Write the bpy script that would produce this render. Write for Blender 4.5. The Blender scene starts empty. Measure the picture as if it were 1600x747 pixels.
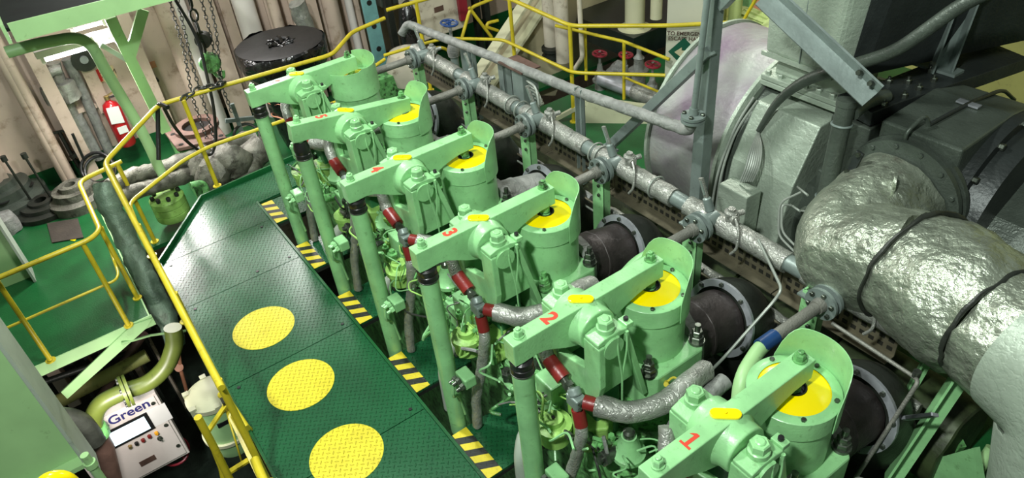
import bpy, bmesh, math, random
from mathutils import Vector, Matrix, noise
V = Vector
random.seed(7)
scn = bpy.context.scene
COL = scn.collection

# ------------------------------------------------------------------ camera
CAM_C = V((6.301458, -1.397452, 2.653224))
CR = ((0.5797909, 0.8100074, -0.0879236), (0.4547964, -0.4112818, -0.7899415), (-0.6760198, 0.4180136, -0.6068458))
FPX = 1147.165
cd = bpy.data.cameras.new('camera'); cam = bpy.data.objects.new('camera', cd); COL.objects.link(cam)
cd.sensor_fit = 'HORIZONTAL'; cd.sensor_width = 36; cd.lens = 36 * FPX / 1600
cd.clip_start = 0.05; cd.clip_end = 100
m3 = Matrix((V(CR[0]), -V(CR[1]), -V(CR[2]))).transposed()
cam.matrix_world = Matrix.Translation(CAM_C) @ m3.to_4x4()
scn.camera = cam

# ------------------------------------------------------------------ world, light, exposure
scn.view_settings.view_transform = 'Standard'; scn.view_settings.look = 'None'
scn.view_settings.gamma = 1; scn.view_settings.use_curve_mapping = False
scn.view_settings.exposure = 0.0
w = bpy.data.worlds.new('engine_room_air'); scn.world = w; w.use_nodes = True
w.node_tree.nodes['Background'].inputs[0].default_value = (0.82, 1.0, 0.86, 1)
w.node_tree.nodes['Background'].inputs[1].default_value = 0.13

def area_light(name, loc, target, size, power, color=(1, 1, 1), sy=None):
    d = bpy.data.lights.new(name, 'AREA'); d.energy = power; d.color = color; d.size = size
    if sy: d.shape = 'RECTANGLE'; d.size_y = sy
    o = bpy.data.objects.new(name, d); COL.objects.link(o); o.location = loc
    o.rotation_euler = (V(target) - V(loc)).to_track_quat('-Z', 'Y').to_euler()
    return o
area_light('deck_lamp_near', (5.6, -2.7, 4.6), (3.4, 0.8, -0.6), 0.45, 430, (0.93, 1.0, 0.95), 0.25)
area_light('deck_lamp_middle', (1.2, -0.6, 4.6), (1.4, 0.8, -1.0), 0.8, 330, (0.95, 1.0, 0.95), 0.3)
area_light('lower_fill_light', (0.3, -2.3, -2.5), (-0.9, -2.2, -3.9), 0.4, 26, (1.0, 0.93, 0.88), 0.15)  # unseen fill light added under the platform to brighten the cabinet area
area_light('deck_lamp_wall', (-4.0, 0.5, 1.6), (0, -0.6, -1.7), 1.6, 120, (1.0, 0.97, 0.95), 0.4)
area_light('deck_lamp_exhaust_side', (1.2, 5.0, 3.2), (2.2, 2.8, -0.5), 0.8, 110, (1.0, 0.98, 0.92), 0.25)

# ------------------------------------------------------------------ photo-point helpers (pixel + one known coordinate -> place in the room)
def ray(u, v):
    a = (u - 800) / FPX; b = (v - 373.5) / FPX
    return V((CR[0][0]*a + CR[1][0]*b + CR[2][0], CR[0][1]*a + CR[1][1]*b + CR[2][1], CR[0][2]*a + CR[1][2]*b + CR[2][2]))
def PZ(u, v, z): r = ray(u, v); return CAM_C + r * ((z - CAM_C.z) / r.z)
def PY(u, v, y): r = ray(u, v); return CAM_C + r * ((y - CAM_C.y) / r.y)
def PX(u, v, x): r = ray(u, v); return CAM_C + r * ((x - CAM_C.x) / r.x)

# ------------------------------------------------------------------ materials
def nn(nt, t, **kw):
    n = nt.nodes.new(t)
    for k, v_ in kw.items(): setattr(n, k, v_)
    return n
def mat(name, col, rough=0.5, metal=0.0, var=0.15, vscale=6.0, dirt=0.0, dirtcol=(0.03, 0.03, 0.025), dscale=9.0, bump=0.0, bscale=40.0,
        bump2=0.0, b2scale=6.0, col2=None, spec=0.5, tread=0.0, emit=None, estr=0.0, coat=0.0, dthr=0.58, cw=0.12, bdist=0.01):
    m = bpy.data.materials.new(name); m.use_nodes = True; nt = m.node_tree
    b = nt.nodes['Principled BSDF']; L = nt.links.new
    tc = nn(nt, 'ShaderNodeTexCoord')
    geo = nn(nt, 'ShaderNodeNewGeometry')
    src = geo.outputs['Position']
    nz = nn(nt, 'ShaderNodeTexNoise'); nz.inputs['Scale'].default_value = vscale; nz.inputs['Detail'].default_value = 5
    L(src, nz.inputs['Vector'])
    ramp = nn(nt, 'ShaderNodeMapRange'); ramp.inputs[1].default_value = 0.35; ramp.inputs[2].default_value = 0.68
    L(nz.outputs['Fac'], ramp.inputs[0])
    mx = nn(nt, 'ShaderNodeMix', data_type='RGBA')
    c2 = col2 if col2 else tuple(c * (1 - var) for c in col)
    mx.inputs[6].default_value = (*col, 1); mx.inputs[7].default_value = (*c2, 1)
    L(ramp.outputs[0], mx.inputs[0])
    out = mx.outputs[2]
    if dirt > 0:
        nd = nn(nt, 'ShaderNodeTexNoise'); nd.inputs['Scale'].default_value = dscale; nd.inputs['Detail'].default_value = 8
        nd.inputs['Roughness'].default_value = 0.7
        L(src, nd.inputs['Vector'])
        r2 = nn(nt, 'ShaderNodeMapRange'); r2.inputs[1].default_value = dthr; r2.inputs[2].default_value = dthr + 0.12; r2.inputs[4].default_value = dirt
        L(nd.outputs['Fac'], r2.inputs[0])
        m2 = nn(nt, 'ShaderNodeMix', data_type='RGBA'); m2.inputs[7].default_value = (*dirtcol, 1)
        L(out, m2.inputs[6]); L(r2.outputs[0], m2.inputs[0]); out = m2.outputs[2]
    L(out, b.inputs['Base Color'])
    b.inputs['Roughness'].default_value = rough; b.inputs['Metallic'].default_value = metal
    b.inputs['Specular IOR Level'].default_value = spec
    if coat: b.inputs['Coat Weight'].default_value = coat; b.inputs['Coat Roughness'].default_value = 0.15
    nrm = None
    if bump > 0:
        nb = nn(nt, 'ShaderNodeTexNoise'); nb.inputs['Scale'].default_value = bscale; nb.inputs['Detail'].default_value = 4
        L(src, nb.inputs['Vector'])
        bp = nn(nt, 'ShaderNodeBump'); bp.inputs['Strength'].default_value = bump; bp.inputs['Distance'].default_value = bdist
        L(nb.outputs['Fac'], bp.inputs['Height']); nrm = bp.outputs[0]
    if bump2 > 0:      # creased foil / peeling paint
        vo = nn(nt, 'ShaderNodeTexVoronoi', feature='DISTANCE_TO_EDGE'); vo.inputs['Scale'].default_value = b2scale
        wn = nn(nt, 'ShaderNodeTexNoise'); wn.inputs['Scale'].default_value = b2scale * 0.7; wn.inputs['Detail'].default_value = 3
        L(src, wn.inputs['Vector'])
        ad = nn(nt, 'ShaderNodeVectorMath', operation='MULTIPLY_ADD'); ad.inputs[1].default_value = (0.25,) * 3
        L(wn.outputs['Color'], ad.inputs[0]); L(src, ad.inputs[2]); L(ad.outputs[0], vo.inputs['Vector'])
        mr = nn(nt, 'ShaderNodeMapRange'); mr.inputs[2].default_value = cw
        L(vo.outputs['Distance'], mr.inputs[0])
        bp = nn(nt, 'ShaderNodeBump'); bp.inputs['Strength'].default_value = bump2; bp.inputs['Distance'].default_value = 0.02
        L(mr.outputs[0], bp.inputs['Height'])
        if nrm: L(nrm, bp.inputs['Normal'])
        nrm = bp.outputs[0]
    if tread > 0:      # chequer-plate lozenges in low relief
        S = 26.0
        mp = nn(nt, 'ShaderNodeMapping'); mp.inputs['Rotation'].default_value = (0, 0, 0.6); mp.inputs['Scale'].default_value = (S, S, 0)
        L(src, mp.inputs['Vector'])
        fr = nn(nt, 'ShaderNodeVectorMath', operation='FRACTION'); L(mp.outputs[0], fr.inputs[0])
        fl = nn(nt, 'ShaderNodeVectorMath', operation='FLOOR'); L(mp.outputs[0], fl.inputs[0])
        s1 = nn(nt, 'ShaderNodeSeparateXYZ'); L(fr.outputs[0], s1.inputs[0])
        s2 = nn(nt, 'ShaderNodeSeparateXYZ'); L(fl.outputs[0], s2.inputs[0])
        def mth(op, a, bb=None):
            q = nn(nt, 'ShaderNodeMath', operation=op)
            for i, x in enumerate((a, bb)):
                if x is None: continue
                if isinstance(x, (int, float)): q.inputs[i].default_value = x
                else: L(x, q.inputs[i])
            return q.outputs[0]
        par = mth('FLOORED_MODULO', mth('ADD', s2.outputs[0], s2.outputs[1]), 2.0)
        px = mth('ABSOLUTE', mth('SUBTRACT', s1.outputs[0], 0.5)); py = mth('ABSOLUTE', mth('SUBTRACT', s1.outputs[1], 0.5))
        e1 = mth('ADD', mth('MULTIPLY', px, 2.2), mth('MULTIPLY', py, 7.0))
        e2 = mth('ADD', mth('MULTIPLY', px, 7.0), mth('MULTIPLY', py, 2.2))
        dd = mth('ADD', mth('MULTIPLY', par, e1), mth('MULTIPLY', mth('SUBTRACT', 1.0, par), e2))
        mr = nn(nt, 'ShaderNodeMapRange'); mr.inputs[1].default_value = 0.7; mr.inputs[2].default_value = 1.1
        mr.inputs[3].default_value = 1; mr.inputs[4].default_value = 0
        L(dd, mr.inputs[0])
        bp = nn(nt, 'ShaderNodeBump'); bp.inputs['Strength'].default_value = tread; bp.inputs['Distance'].default_value = 0.012
        L(mr.outputs[0], bp.inputs['Height'])
        if nrm: L(nrm, bp.inputs['Normal'])
        nrm = bp.outputs[0]
    if nrm: L(nrm, b.inputs['Normal'])
    if emit:
        b.inputs['Emission Color'].default_value = (*emit, 1); b.inputs['Emission Strength'].default_value = estr
    return m

M = {}
M['green'] = mat('light_green_paint', (0.285, 0.60, 0.265), 0.36, var=0.25, dirt=0.5, dirtcol=(0.08, 0.17, 0.05), dscale=22, bump=0.15, bscale=60, coat=0.15)
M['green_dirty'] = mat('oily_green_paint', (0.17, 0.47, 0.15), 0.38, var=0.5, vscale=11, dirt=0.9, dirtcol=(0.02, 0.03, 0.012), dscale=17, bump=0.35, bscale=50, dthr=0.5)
M['green_lime'] = mat('lime_green_paint', (0.33, 0.60, 0.14), 0.42, var=0.35, vscale=9, dirt=0.75, dirtcol=(0.04, 0.07, 0.02), dscale=13, bump=0.3)
M['deck'] = mat('green_deck_paint', (0.008, 0.100, 0.026), 0.33, var=0.35, vscale=3, dirt=0.35, dirtcol=(0.008, 0.035, 0.015), dscale=7, bump=0.2, bscale=60)
M['tread'] = mat('green_chequer_plate', (0.012, 0.100, 0.036), 0.27, var=0.35, vscale=2.2, dirt=0.35, dirtcol=(0.01, 0.05, 0.03), dscale=8, tread=0.9, bump=0.1, bscale=70)
M['treadyellow'] = mat('yellow_chequer_plate', (0.74, 0.62, 0.02), 0.4, var=0.15, dirt=0.55, dirtcol=(0.20, 0.15, 0.01), dscale=24, tread=1.0, dthr=0.6)
M['treadblue'] = mat('blue_grey_chequer_plate', (0.12, 0.36, 0.36), 0.35, var=0.3, tread=0.6, dirt=0.4)
M['yellow'] = mat('yellow_rail_paint', (0.62, 0.50, 0.025), 0.35, var=0.2, dirt=0.6, dirtcol=(0.22, 0.15, 0.02), dscale=18, bump=0.1)
M['valveyellow'] = mat('bright_yellow_enamel', (0.93, 0.72, 0.0), 0.22, var=0.06, coat=0.5)
M['orange'] = mat('orange_knob_and_arm_shade', (0.80, 0.36, 0.01), 0.3, var=0.2)  # knob orange, also the rocker arm's shade put into the cover colour
M['stripeyellow'] = mat('yellow_stripe_paint', (0.70, 0.57, 0.03), 0.4, var=0.2, dirt=0.4, dscale=20, tread=0.3)
M['stripeblack'] = mat('black_stripe_paint', (0.02, 0.023, 0.02), 0.4, var=0.3, tread=0.3)
M['black'] = mat('black_rubber', (0.012, 0.012, 0.012), 0.35, bump=0.3, bscale=30)
M['dark'] = mat('dark_grimy_steel', (0.035, 0.04, 0.032), 0.45, 0.3, var=0.5, dirt=0.5, bump=0.3)
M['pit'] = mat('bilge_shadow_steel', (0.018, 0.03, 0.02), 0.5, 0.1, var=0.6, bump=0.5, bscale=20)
M['bolt'] = mat('oiled_steel_bolt', (0.14, 0.16, 0.13), 0.3, 0.8, var=0.5, vscale=30, dirt=0.5)
M['red'] = mat('red_sleeve_rubber', (0.20, 0.016, 0.014), 0.35, var=0.35, bump=0.2)
M['redpaint'] = mat('red_number_paint', (0.62, 0.05, 0.02), 0.5, var=0.2)
M['redext'] = mat('red_gloss_paint', (0.45, 0.01, 0.015), 0.22, var=0.15, coat=0.4)
M['lag'] = mat('silver_painted_lagging', (0.36, 0.37, 0.33), 0.42, 0.45, var=0.35, vscale=12, dirt=0.55, dirtcol=(0.07, 0.055, 0.04), dscale=16, bump=0.4, bscale=25, bump2=0.3, b2scale=16)
M['laggrey'] = mat('grey_lagging', (0.27, 0.28, 0.26), 0.6, 0.15, var=0.4, vscale=12, dirt=0.6, dirtcol=(0.06, 0.045, 0.03), dscale=10, bump=0.5, bscale=22, bump2=0.2, b2scale=9)
M['foil'] = mat('creased_silver_foil', (0.42, 0.47, 0.37), 0.40, 0.72, var=0.45, vscale=3, dirt=0.55, dirtcol=(0.17, 0.15, 0.12), dscale=6, bump=1.0, bscale=11, bdist=0.035, bump2=0.22, b2scale=8, cw=0.03)
M['silver'] = mat('silver_heat_paint', (0.36, 0.43, 0.345), 0.45, 0.3, var=0.2, vscale=3, dirt=0.35, dirtcol=(0.22, 0.24, 0.19), dscale=5, bump=0.5, bscale=26, bump2=0.12, b2scale=13)
M['drumsilver'] = mat('silver_heat_paint_mauve_shade', (0.34, 0.37, 0.33), 0.5, 0.2, vscale=2.2, col2=(0.20, 0.15, 0.20), dirt=0.2, dirtcol=(0.35, 0.2, 0.2), dscale=4, bump=0.5, bscale=26)  # mauve second tone puts the drum's shadow bands into the colour
M['greysteel'] = mat('grey_painted_steel', (0.22, 0.27, 0.25), 0.42, 0.3, var=0.25, dirt=0.4, bump=0.2)
M['slate'] = mat('slate_grey_heat_paint', (0.085, 0.105, 0.085), 0.40, 0.35, var=0.3, vscale=5, dirt=0.4, bump=0.3, bscale=40, bump2=0.1, b2scale=15)
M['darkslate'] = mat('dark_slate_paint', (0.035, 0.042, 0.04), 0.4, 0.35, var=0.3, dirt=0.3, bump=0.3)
M['cream'] = mat('cream_bulkhead_paint', (0.60, 0.47, 0.38), 0.5, var=0.2, vscale=2, dirt=0.65, dirtcol=(0.22, 0.14, 0.08), dscale=4, dthr=0.55, bump=0.1)
M['creamlime'] = mat('yellowed_cream_paint', (0.62, 0.60, 0.20), 0.5, var=0.25, vscale=2, dirt=0.7, dirtcol=(0.16, 0.10, 0.05), dscale=4, dthr=0.55)
M['beige'] = mat('beige_girder_paint', (0.55, 0.50, 0.32), 0.5, var=0.15, vscale=3, dirt=0.35, dirtcol=(0.3, 0.22, 0.14))
M['palegreen'] = mat('pale_green_girder_paint', (0.36, 0.60, 0.27), 0.45, var=0.15, vscale=3, dirt=0.6, dirtcol=(0.10, 0.16, 0.06), dscale=8, dthr=0.62)
M['white'] = mat('white_panel_paint', (0.72, 0.66, 0.62), 0.4, var=0.06)
M['paper'] = mat('white_paper_tag', (0.75, 0.74, 0.72), 0.7, var=0.05)
M['screen'] = mat('lit_screen', (0.6, 0.8, 0.9), 0.2, emit=(0.75, 0.93, 1.0), estr=1.3)
M['tube'] = mat('lit_fluorescent_tube', (1, 1, 1), 0.3, emit=(1.0, 0.97, 0.95), estr=9)
M['navy'] = mat('navy_lettering', (0.03, 0.03, 0.16), 0.5)
M['bluetape'] = mat('blue_tape', (0.01, 0.05, 0.16), 0.4, var=0.3)
M['flexhose'] = mat('weathered_braided_hose', (0.22, 0.22, 0.19), 0.5, 0.3, var=0.3, bump=0.6, bscale=90)
M['exh'] = mat('charred_exhaust_pipe', (0.045, 0.036, 0.034), 0.5, 0.3, var=0.5, vscale=6, dirt=0.5, dirtcol=(0.12, 0.10, 0.10), dscale=14, bump=0.4)
M['ring'] = mat('pale_steel_flange', (0.42, 0.44, 0.47), 0.4, 0.5, var=0.3, dirt=0.4, dirtcol=(0.1, 0.09, 0.08), dscale=12)
M['bag'] = mat('black_plastic_bag', (0.006, 0.006, 0.006), 0.25, bump=0.9, bscale=7, bump2=0.3, b2scale=6)
M['rust'] = mat('rusty_brown_plate', (0.15, 0.09, 0.07), 0.5, 0.3, var=0.4, dirt=0.5, dirtcol=(0.05, 0.03, 0.02))
M['mud'] = mat('grimy_wrapped_lagging', (0.19, 0.19, 0.15), 0.6, 0.2, var=0.5, vscale=8, dirt=0.8, dirtcol=(0.035, 0.03, 0.022), dscale=7, bump=1.0, bscale=9, bump2=0.25, b2scale=15, dthr=0.5)
M['teal'] = mat('teal_painted_steel', (0.16, 0.36, 0.36), 0.45, var=0.2, dirt=0.3)
M['salmon'] = mat('salmon_paint', (0.62, 0.27, 0.16), 0.5, var=0.15)
M['olive'] = mat('olive_green_pipe_paint', (0.115, 0.15, 0.025), 0.4, var=0.25, dirt=0.4)
M['olive_dirty'] = mat('grimy_olive_insulation', (0.055, 0.08, 0.03), 0.5, 0.1, var=0.5, vscale=6, dirt=0.8, dirtcol=(0.02, 0.022, 0.01), dscale=8, bump=0.4, bscale=18, dthr=0.5)
M['creamy'] = mat('pale_cream_paint', (0.60, 0.60, 0.40), 0.5, var=0.12, vscale=3, dirt=0.35, dirtcol=(0.25, 0.2, 0.12), dscale=7)
M['creamsign'] = mat('cream_column_paint', (0.55, 0.55, 0.44), 0.5, var=0.1, vscale=2, dirt=0.2, dirtcol=(0.3, 0.22, 0.14))
M['noticecream'] = mat('yellowed_notice', (0.68, 0.52, 0.30), 0.5, var=0.1)
M['stained'] = mat('oil_stained_white_paint', (0.60, 0.55, 0.44), 0.45, var=0.2, vscale=3, dirt=0.7, dirtcol=(0.16, 0.10, 0.06), dscale=5, dthr=0.54)
M['greygreen'] = mat('greyish_green_girder_paint', (0.40, 0.46, 0.38), 0.45, var=0.2, vscale=3, dirt=0.3)
M['mudgreen'] = mat('dull_green_wrapped_lagging', (0.13, 0.20, 0.14), 0.5, 0.2, var=0.4, vscale=8, dirt=0.6, dirtcol=(0.05, 0.05, 0.035), dscale=7, bump=0.8, bscale=9, bump2=0.2, b2scale=14)
M['rustmat'] = mat('brown_floor_mat', (0.055, 0.045, 0.035), 0.6, var=0.4, bump=0.3)
M['bag2'] = mat('taut_black_plastic', (0.008, 0.008, 0.008), 0.5, bump=0.4, bscale=10)
M['darkgloss'] = mat('glossy_black_green_deck', (0.010, 0.018, 0.016), 0.3, var=0.3, bump=0.1)
M['palelime'] = mat('pale_lime_machine_paint', (0.50, 0.60, 0.24), 0.4, var=0.15, dirt=0.3)
M['green_shaded'] = mat('shaded_green_paint', (0.03, 0.16, 0.06), 0.4, var=0.4, dirt=0.5, bump=0.2)  # engine green darkened to carry the shade low on the rocker stands
M['mattdark'] = mat('matt_black_green_deck', (0.006, 0.010, 0.008), 0.85, var=0.4, spec=0.15)
M['sign'] = mat('dark_green_sign', (0.01, 0.09, 0.05), 0.4)
M['brass'] = mat('brass', (0.45, 0.33, 0.14), 0.35, 0.8)
M['handblue'] = mat('blue_handwheel_paint', (0.02, 0.06, 0.2), 0.35)
M['handred'] = mat('maroon_handwheel_paint', (0.25, 0.015, 0.03), 0.35)
M['holes'] = mat('perforated_tray_holes', (0.015, 0.015, 0.01), 0.7)
M['tray'] = mat('galvanised_cable_tray', (0.20, 0.18, 0.12), 0.5, 0.4, var=0.4, dirt=0.5)
M['cable'] = mat('grey_cable_sheath', (0.28, 0.31, 0.27), 0.4, 0.2, var=0.2)
M['yellowcable'] = mat('yellow_wire', (0.6, 0.5, 0.05), 0.4)
M['glass'] = mat('thermometer_glass', (0.2, 0.25, 0.22), 0.15)

# ------------------------------------------------------------------ mesh builder
def frame(d):
    d = V(d).normalized()
    a = V((0, 0, 1)) if abs(d.z) < 0.9 else V((1, 0, 0))
    x = a.cross(d).normalized(); y = d.cross(x)
    return x, y, d
class MB:
    def __init__(s): s.v = []; s.f = []; s.sm = []
    def add(s, vs, fs, smooth=False):
        o = len(s.v); s.v += [V(q) for q in vs]
        for q in fs: s.f.append([o + i for i in q]); s.sm.append(smooth)
    def hexa(s, P):   # 8 pts: bottom 4, top 4
        s.add(P, [(0, 3, 2, 1), (4, 5, 6, 7), (0, 1, 5, 4), (1, 2, 6, 5), (2, 3, 7, 6), (3, 0, 4, 7)])
    def box(s, a, b):
        (x0, y0, z0), (x1, y1, z1) = a, b
        s.hexa([(x0, y0, z0), (x1, y0, z0), (x1, y1, z0), (x0, y1, z0), (x0, y0, z1), (x1, y0, z1), (x1, y1, z1), (x0, y1, z1)])
    def cbox(s, c, size): c = V(c); h = V(size) / 2; s.box(c - h, c + h)
    def beam(s, a, b, w, h, up=(0, 0, 1)):   # oriented bar, w across, h along up
        a = V(a); b = V(b); d = (b - a).normalized(); up = V(up)
        x = d.cross(up).normalized() if abs(d.dot(up)) < 0.99 else d.cross(V((1, 0, 0))).normalized()
        y = x.cross(d).normalized(); x = x * w / 2; y = y * h / 2
        s.hexa([a - x - y, a + x - y, b + x - y, b - x - y, a - x + y, a + x + y, b + x + y, b - x + y])
    def channel(s, a, b, w, h, t, up=(0, 0, 1)):   # web + two flanges
        a = V(a); b = V(b); d = (b - a).normalized(); up = V(up)
        x = d.cross(up).normalized(); y = x.cross(d).normalized()
        s.beam(a, b, w, t, up)
        for sg in (-1, 1):
            o = x * (w / 2 - t / 2) * sg + y * h / 2
            s.beam(a + o, b + o, t, h, up)
    def angle(s, a, b, w, t, up=(0, 0, 1)):
        a = V(a); b = V(b); d = (b - a).normalized(); up = V(up)
        x = d.cross(up).normalized(); y = x.cross(d).normalized()
        s.beam(a, b, w, t, up); o = x * (w / 2 - t / 2) + y * w / 2
        s.beam(a + o, b + o, t, w, up)
    def cyl(s, a, b, r, r2=None, n=16, caps=True, smooth=True):
        s.lathe([(r, 0), (r if r2 is None else r2, (V(b) - V(a)).length)], a, V(b) - V(a), n, caps, smooth)
    def lathe(s, prof, a, d, n=20, caps=True, smooth=True, start=0.0):
        # sharp profile corners: each band gets its own ring pair
        a = V(a); x, y, d = frame(d)
        def ring(r, h): return [a + d * h + (x * math.cos(t) + y * math.sin(t)) * r for t in [start + 2 * math.pi * i / n for i in range(n)]]
        for (r0, h0), (r1, h1) in zip(prof, prof[1:]):
            if abs(r0 - r1) < 1e-7 and abs(h0 - h1) < 1e-7: continue
            s.add(ring(r0, h0) + ring(r1, h1), [(i, (i + 1) % n, n + (i + 1) % n, n + i) for i in range(n)], smooth)
        if caps:
            if prof[0][0] > 1e-6: s.add(ring(*prof[0]), [tuple(range(n))[::-1]])
            if prof[-1][0] > 1e-6: s.add(ring(*prof[-1]), [tuple(range(n))])
    def hexn(s, a, d, r, h): s.lathe([(r, 0), (r, h * 0.85), (r * 0.85, h)], a, d, 6, True, False)
    def nut(s, a, d, r, h):       # washer, hexagon and stud end
        d = V(d).normalized(); a = V(a)
        s.lathe([(r * 1.25, 0), (r * 1.25, h * 0.18)], a, d, 14)
        s.hexn(a + d * h * 0.18, d, r, h * 0.75)
        s.lathe([(r * 0.55, 0), (r * 0.55, h * 0.22), (r * 0.42, h * 0.27)], a + d * h * 0.92, d, 10)
    def tube(s, pts, r, n=10, bend=0.0, closed=False, caps=True, rr=None, seg=5, sub=0):
        P = [V(p) for p in pts]
        if bend > 0 and len(P) > 2:
            Q = [P[0]]
            for i in range(1, len(P) - 1):
                a, b, c = P[i - 1], P[i], P[i + 1]
                u = (a - b); v_ = (c - b); lu = u.length; lv = v_.length
                k = min(bend, lu * 0.48, lv * 0.48); p0 = b + u / lu * k; p1 = b + v_ / lv * k
                for j in range(seg + 1):
                    t = j / seg; Q.append(p0 * (1 - t) ** 2 + b * 2 * t * (1 - t) + p1 * t * t)
            Q.append(P[-1]); P = Q
        if sub:
            Q = [P[0]]
            for a, b in zip(P, P[1:]):
                k = max(1, int((b - a).length / sub))
                for j in range(1, k + 1): Q.append(a.lerp(b, j / k))
            P = Q
        N = len(P); T = []
        for i in range(N):
            if closed: t = P[(i + 1) % N] - P[i - 1]
            else: t = P[min(i + 1, N - 1)] - P[max(i - 1, 0)]
            T.append(t.normalized() if t.length > 1e-9 else V((0, 0, 1)))
        x, y, _ = frame(T[0]); vs = []
        L_ = 0; tot = sum((b - a).length for a, b in zip(P, P[1:])) or 1
        for i in range(N):
            if i > 0:
                L_ += (P[i] - P[i - 1]).length
                x = (x - T[i] * x.dot(T[i])).normalized(); y = T[i].cross(x)
            ri = r if rr is None else rr(L_ / tot)
            for k in range(n):
                a = 2 * math.pi * k / n; vs.append(P[i] + (x * math.cos(a) + y * math.sin(a)) * ri)
        fs = []
        M_ = N if closed else N - 1
        for i in range(M_):
            for k in range(n):
                j = (i + 1) % N
                fs.append((i * n + k, i * n + (k + 1) % n, j * n + (k + 1) % n, j * n + k))
        s.add(vs, fs, True)
        if caps and not closed:
            s.add(vs[:n], [tuple(range(n))[::-1]]); s.add(vs[-n:], [tuple(range(n))])
    def torus(s, c, d, R, r, n=24, k=8):
        x, y, _ = frame(d); c = V(c)
        s.tube([c + (x * math.cos(t) + y * math.sin(t)) * R for t in [2 * math.pi * i / n for i in range(n)]], r, k, closed=True)
    def prism(s, poly, axis, t0, t1, smooth=False):   # poly in the plane normal to axis ('x': (y,z), 'y': (x,z), 'z': (x,y))
        def mk(p, t):
            return {'x': (t, p[0], p[1]), 'y': (p[0], t, p[1]), 'z': (p[0], p[1], t)}[axis]
        n = len(poly); A = [mk(p, t0) for p in poly]; B = [mk(p, t1) for p in poly]
        s.add(A, [tuple(range(n))[::-1]]); s.add(B, [tuple(range(n))])
        s.add(A + B, [(i, (i + 1) % n, n + (i + 1) % n, n + i) for i in range(n)], smooth)
    def poly3(s, pts, off):      # thick polygon: pts in space, pushed by off
        n = len(pts); A = [V(p) for p in pts]; B = [p + V(off) for p in A]
        s.add(A + B, [tuple(range(n))[::-1], tuple(range(n, 2 * n))] + [(i, (i + 1) % n, n + (i + 1) % n, n + i) for i in range(n)])
    def annulus(s, c, d, r0, r1, h, n=32):
        s.lathe([(r0, 0), (r1, 0), (r1, h), (r0, h), (r0, 0)], c, d, n, False)
    def wheel(s, c, d, R, r, spokes=5):
        x, y, d = frame(d); c = V(c); s.torus(c, d, R, r, 24, 8)
        for i in range(spokes):
            a = 2 * math.pi * i / spokes; s.cyl(c, c + (x * math.cos(a) + y * math.sin(a)) * R, r * 0.7, n=6)
        s.cyl(c - d * r * 1.5, c + d * r * 1.5, R * 0.22, n=12)
    def build(s, name, m, parent=None, bevel=0.0, lump=0.0, lscale=4.0, kind=None):
        me = bpy.data.meshes.new(name)
        if parent is not None: o0 = org(parent)
        else:
            lo = [min(v_[i] for v_ in s.v) for i in range(3)]; hi = [max(v_[i] for v_ in s.v) for i in range(3)]
            o0 = V(((lo[0] + hi[0]) / 2, (lo[1] + hi[1]) / 2, lo[2]))
        vv = s.v
        if lump > 0:
            vv = [q + noise.noise_vector(q * lscale) * lump + noise.noise_vector(q * lscale * 2.7) * lump * 0.45 for q in s.v]
        me.from_pydata([tuple(q - o0) for q in vv], [], s.f); me.update()
        me.polygons.foreach_set('use_smooth', s.sm)
        me.materials.append(M[m] if isinstance(m, str) else m)
        bm = bmesh.new(); bm.from_mesh(me); bmesh.ops.remove_doubles(bm, verts=bm.verts, dist=1e-5)
        bmesh.ops.recalc_face_normals(bm, faces=bm.faces)
        for e in bm.edges:
            if len(e.link_faces) == 2 and e.calc_face_angle(0) > 0.7: e.smooth = False
        bm.to_mesh(me); bm.free()
        o = bpy.data.objects.new(name, me); COL.objects.link(o)
        if parent is not None: o.parent = parent; o.location = V(); ORG[o.name] = o0
        else: o.location = o0; ORG[o.name] = o0
        if parent is not None and parent.type == 'MESH' : o.location = V()
        if kind: o['kind'] = kind
        if bevel > 0:
            bv = o.modifiers.new('edge_bevel', 'BEVEL'); bv.width = bevel; bv.segments = 2; bv.limit_method = 'ANGLE'; bv.angle_limit = 0.6
        return o
ORG = {}
def org(o): return ORG[o.name]
def thing(name, label, cat, loc, group=None):
    o = bpy.data.objects.new(name, None); COL.objects.link(o); o.location = V(loc); o.empty_display_size = 0.1
    ORG[o.name] = V(loc); o['label'] = label; o['category'] = cat
    if group: o['group'] = group
    return o
def tag(o, label, cat, group=None, kind=None):
    o['label'] = label; o['category'] = cat
    if group: o['group'] = group
    if kind: o['kind'] = kind
    return o
def struct(o, label=None, cat=None):
    o['kind'] = 'structure'
    if label: o['label'] = label
    if cat: o['category'] = cat
    return o
def one(name, mb, m, label, cat, group=None, **kw):
    return tag(mb.build(name, m, None, **kw), label, cat, group)
def text_mesh(name, txt, size, m, parent, loc, xdir, ydir, depth=0.0015, bold=0.0, align='CENTER'):
    cu = bpy.data.curves.new(name, 'FONT'); cu.body = txt; cu.size = size; cu.extrude = depth; cu.offset = bold
    cu.align_x = align; cu.align_y = 'CENTER'
    t = bpy.data.objects.new('tmp', cu); COL.objects.link(t)
    dg = bpy.context.evaluated_depsgraph_get(); me = bpy.data.meshes.new_from_object(t.evaluated_get(dg))
    bpy.data.objects.remove(t)
    x = V(xdir).normalized(); y = V(ydir); y = (y - x * y.dot(x)).normalized(); z = x.cross(y)
    mt = Matrix((x, y, z)).transposed().to_4x4(); mt.translation = V(loc) - org(parent)
    me.transform(mt); me.materials.clear(); me.materials.append(M[m])
    o = bpy.data.objects.new(name, me); COL.objects.link(o); o.parent = parent; ORG[o.name] = org(parent)
    return o
# ================================================================== LARGE STRUCTURE
FL = -2.3          # general floor level
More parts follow.
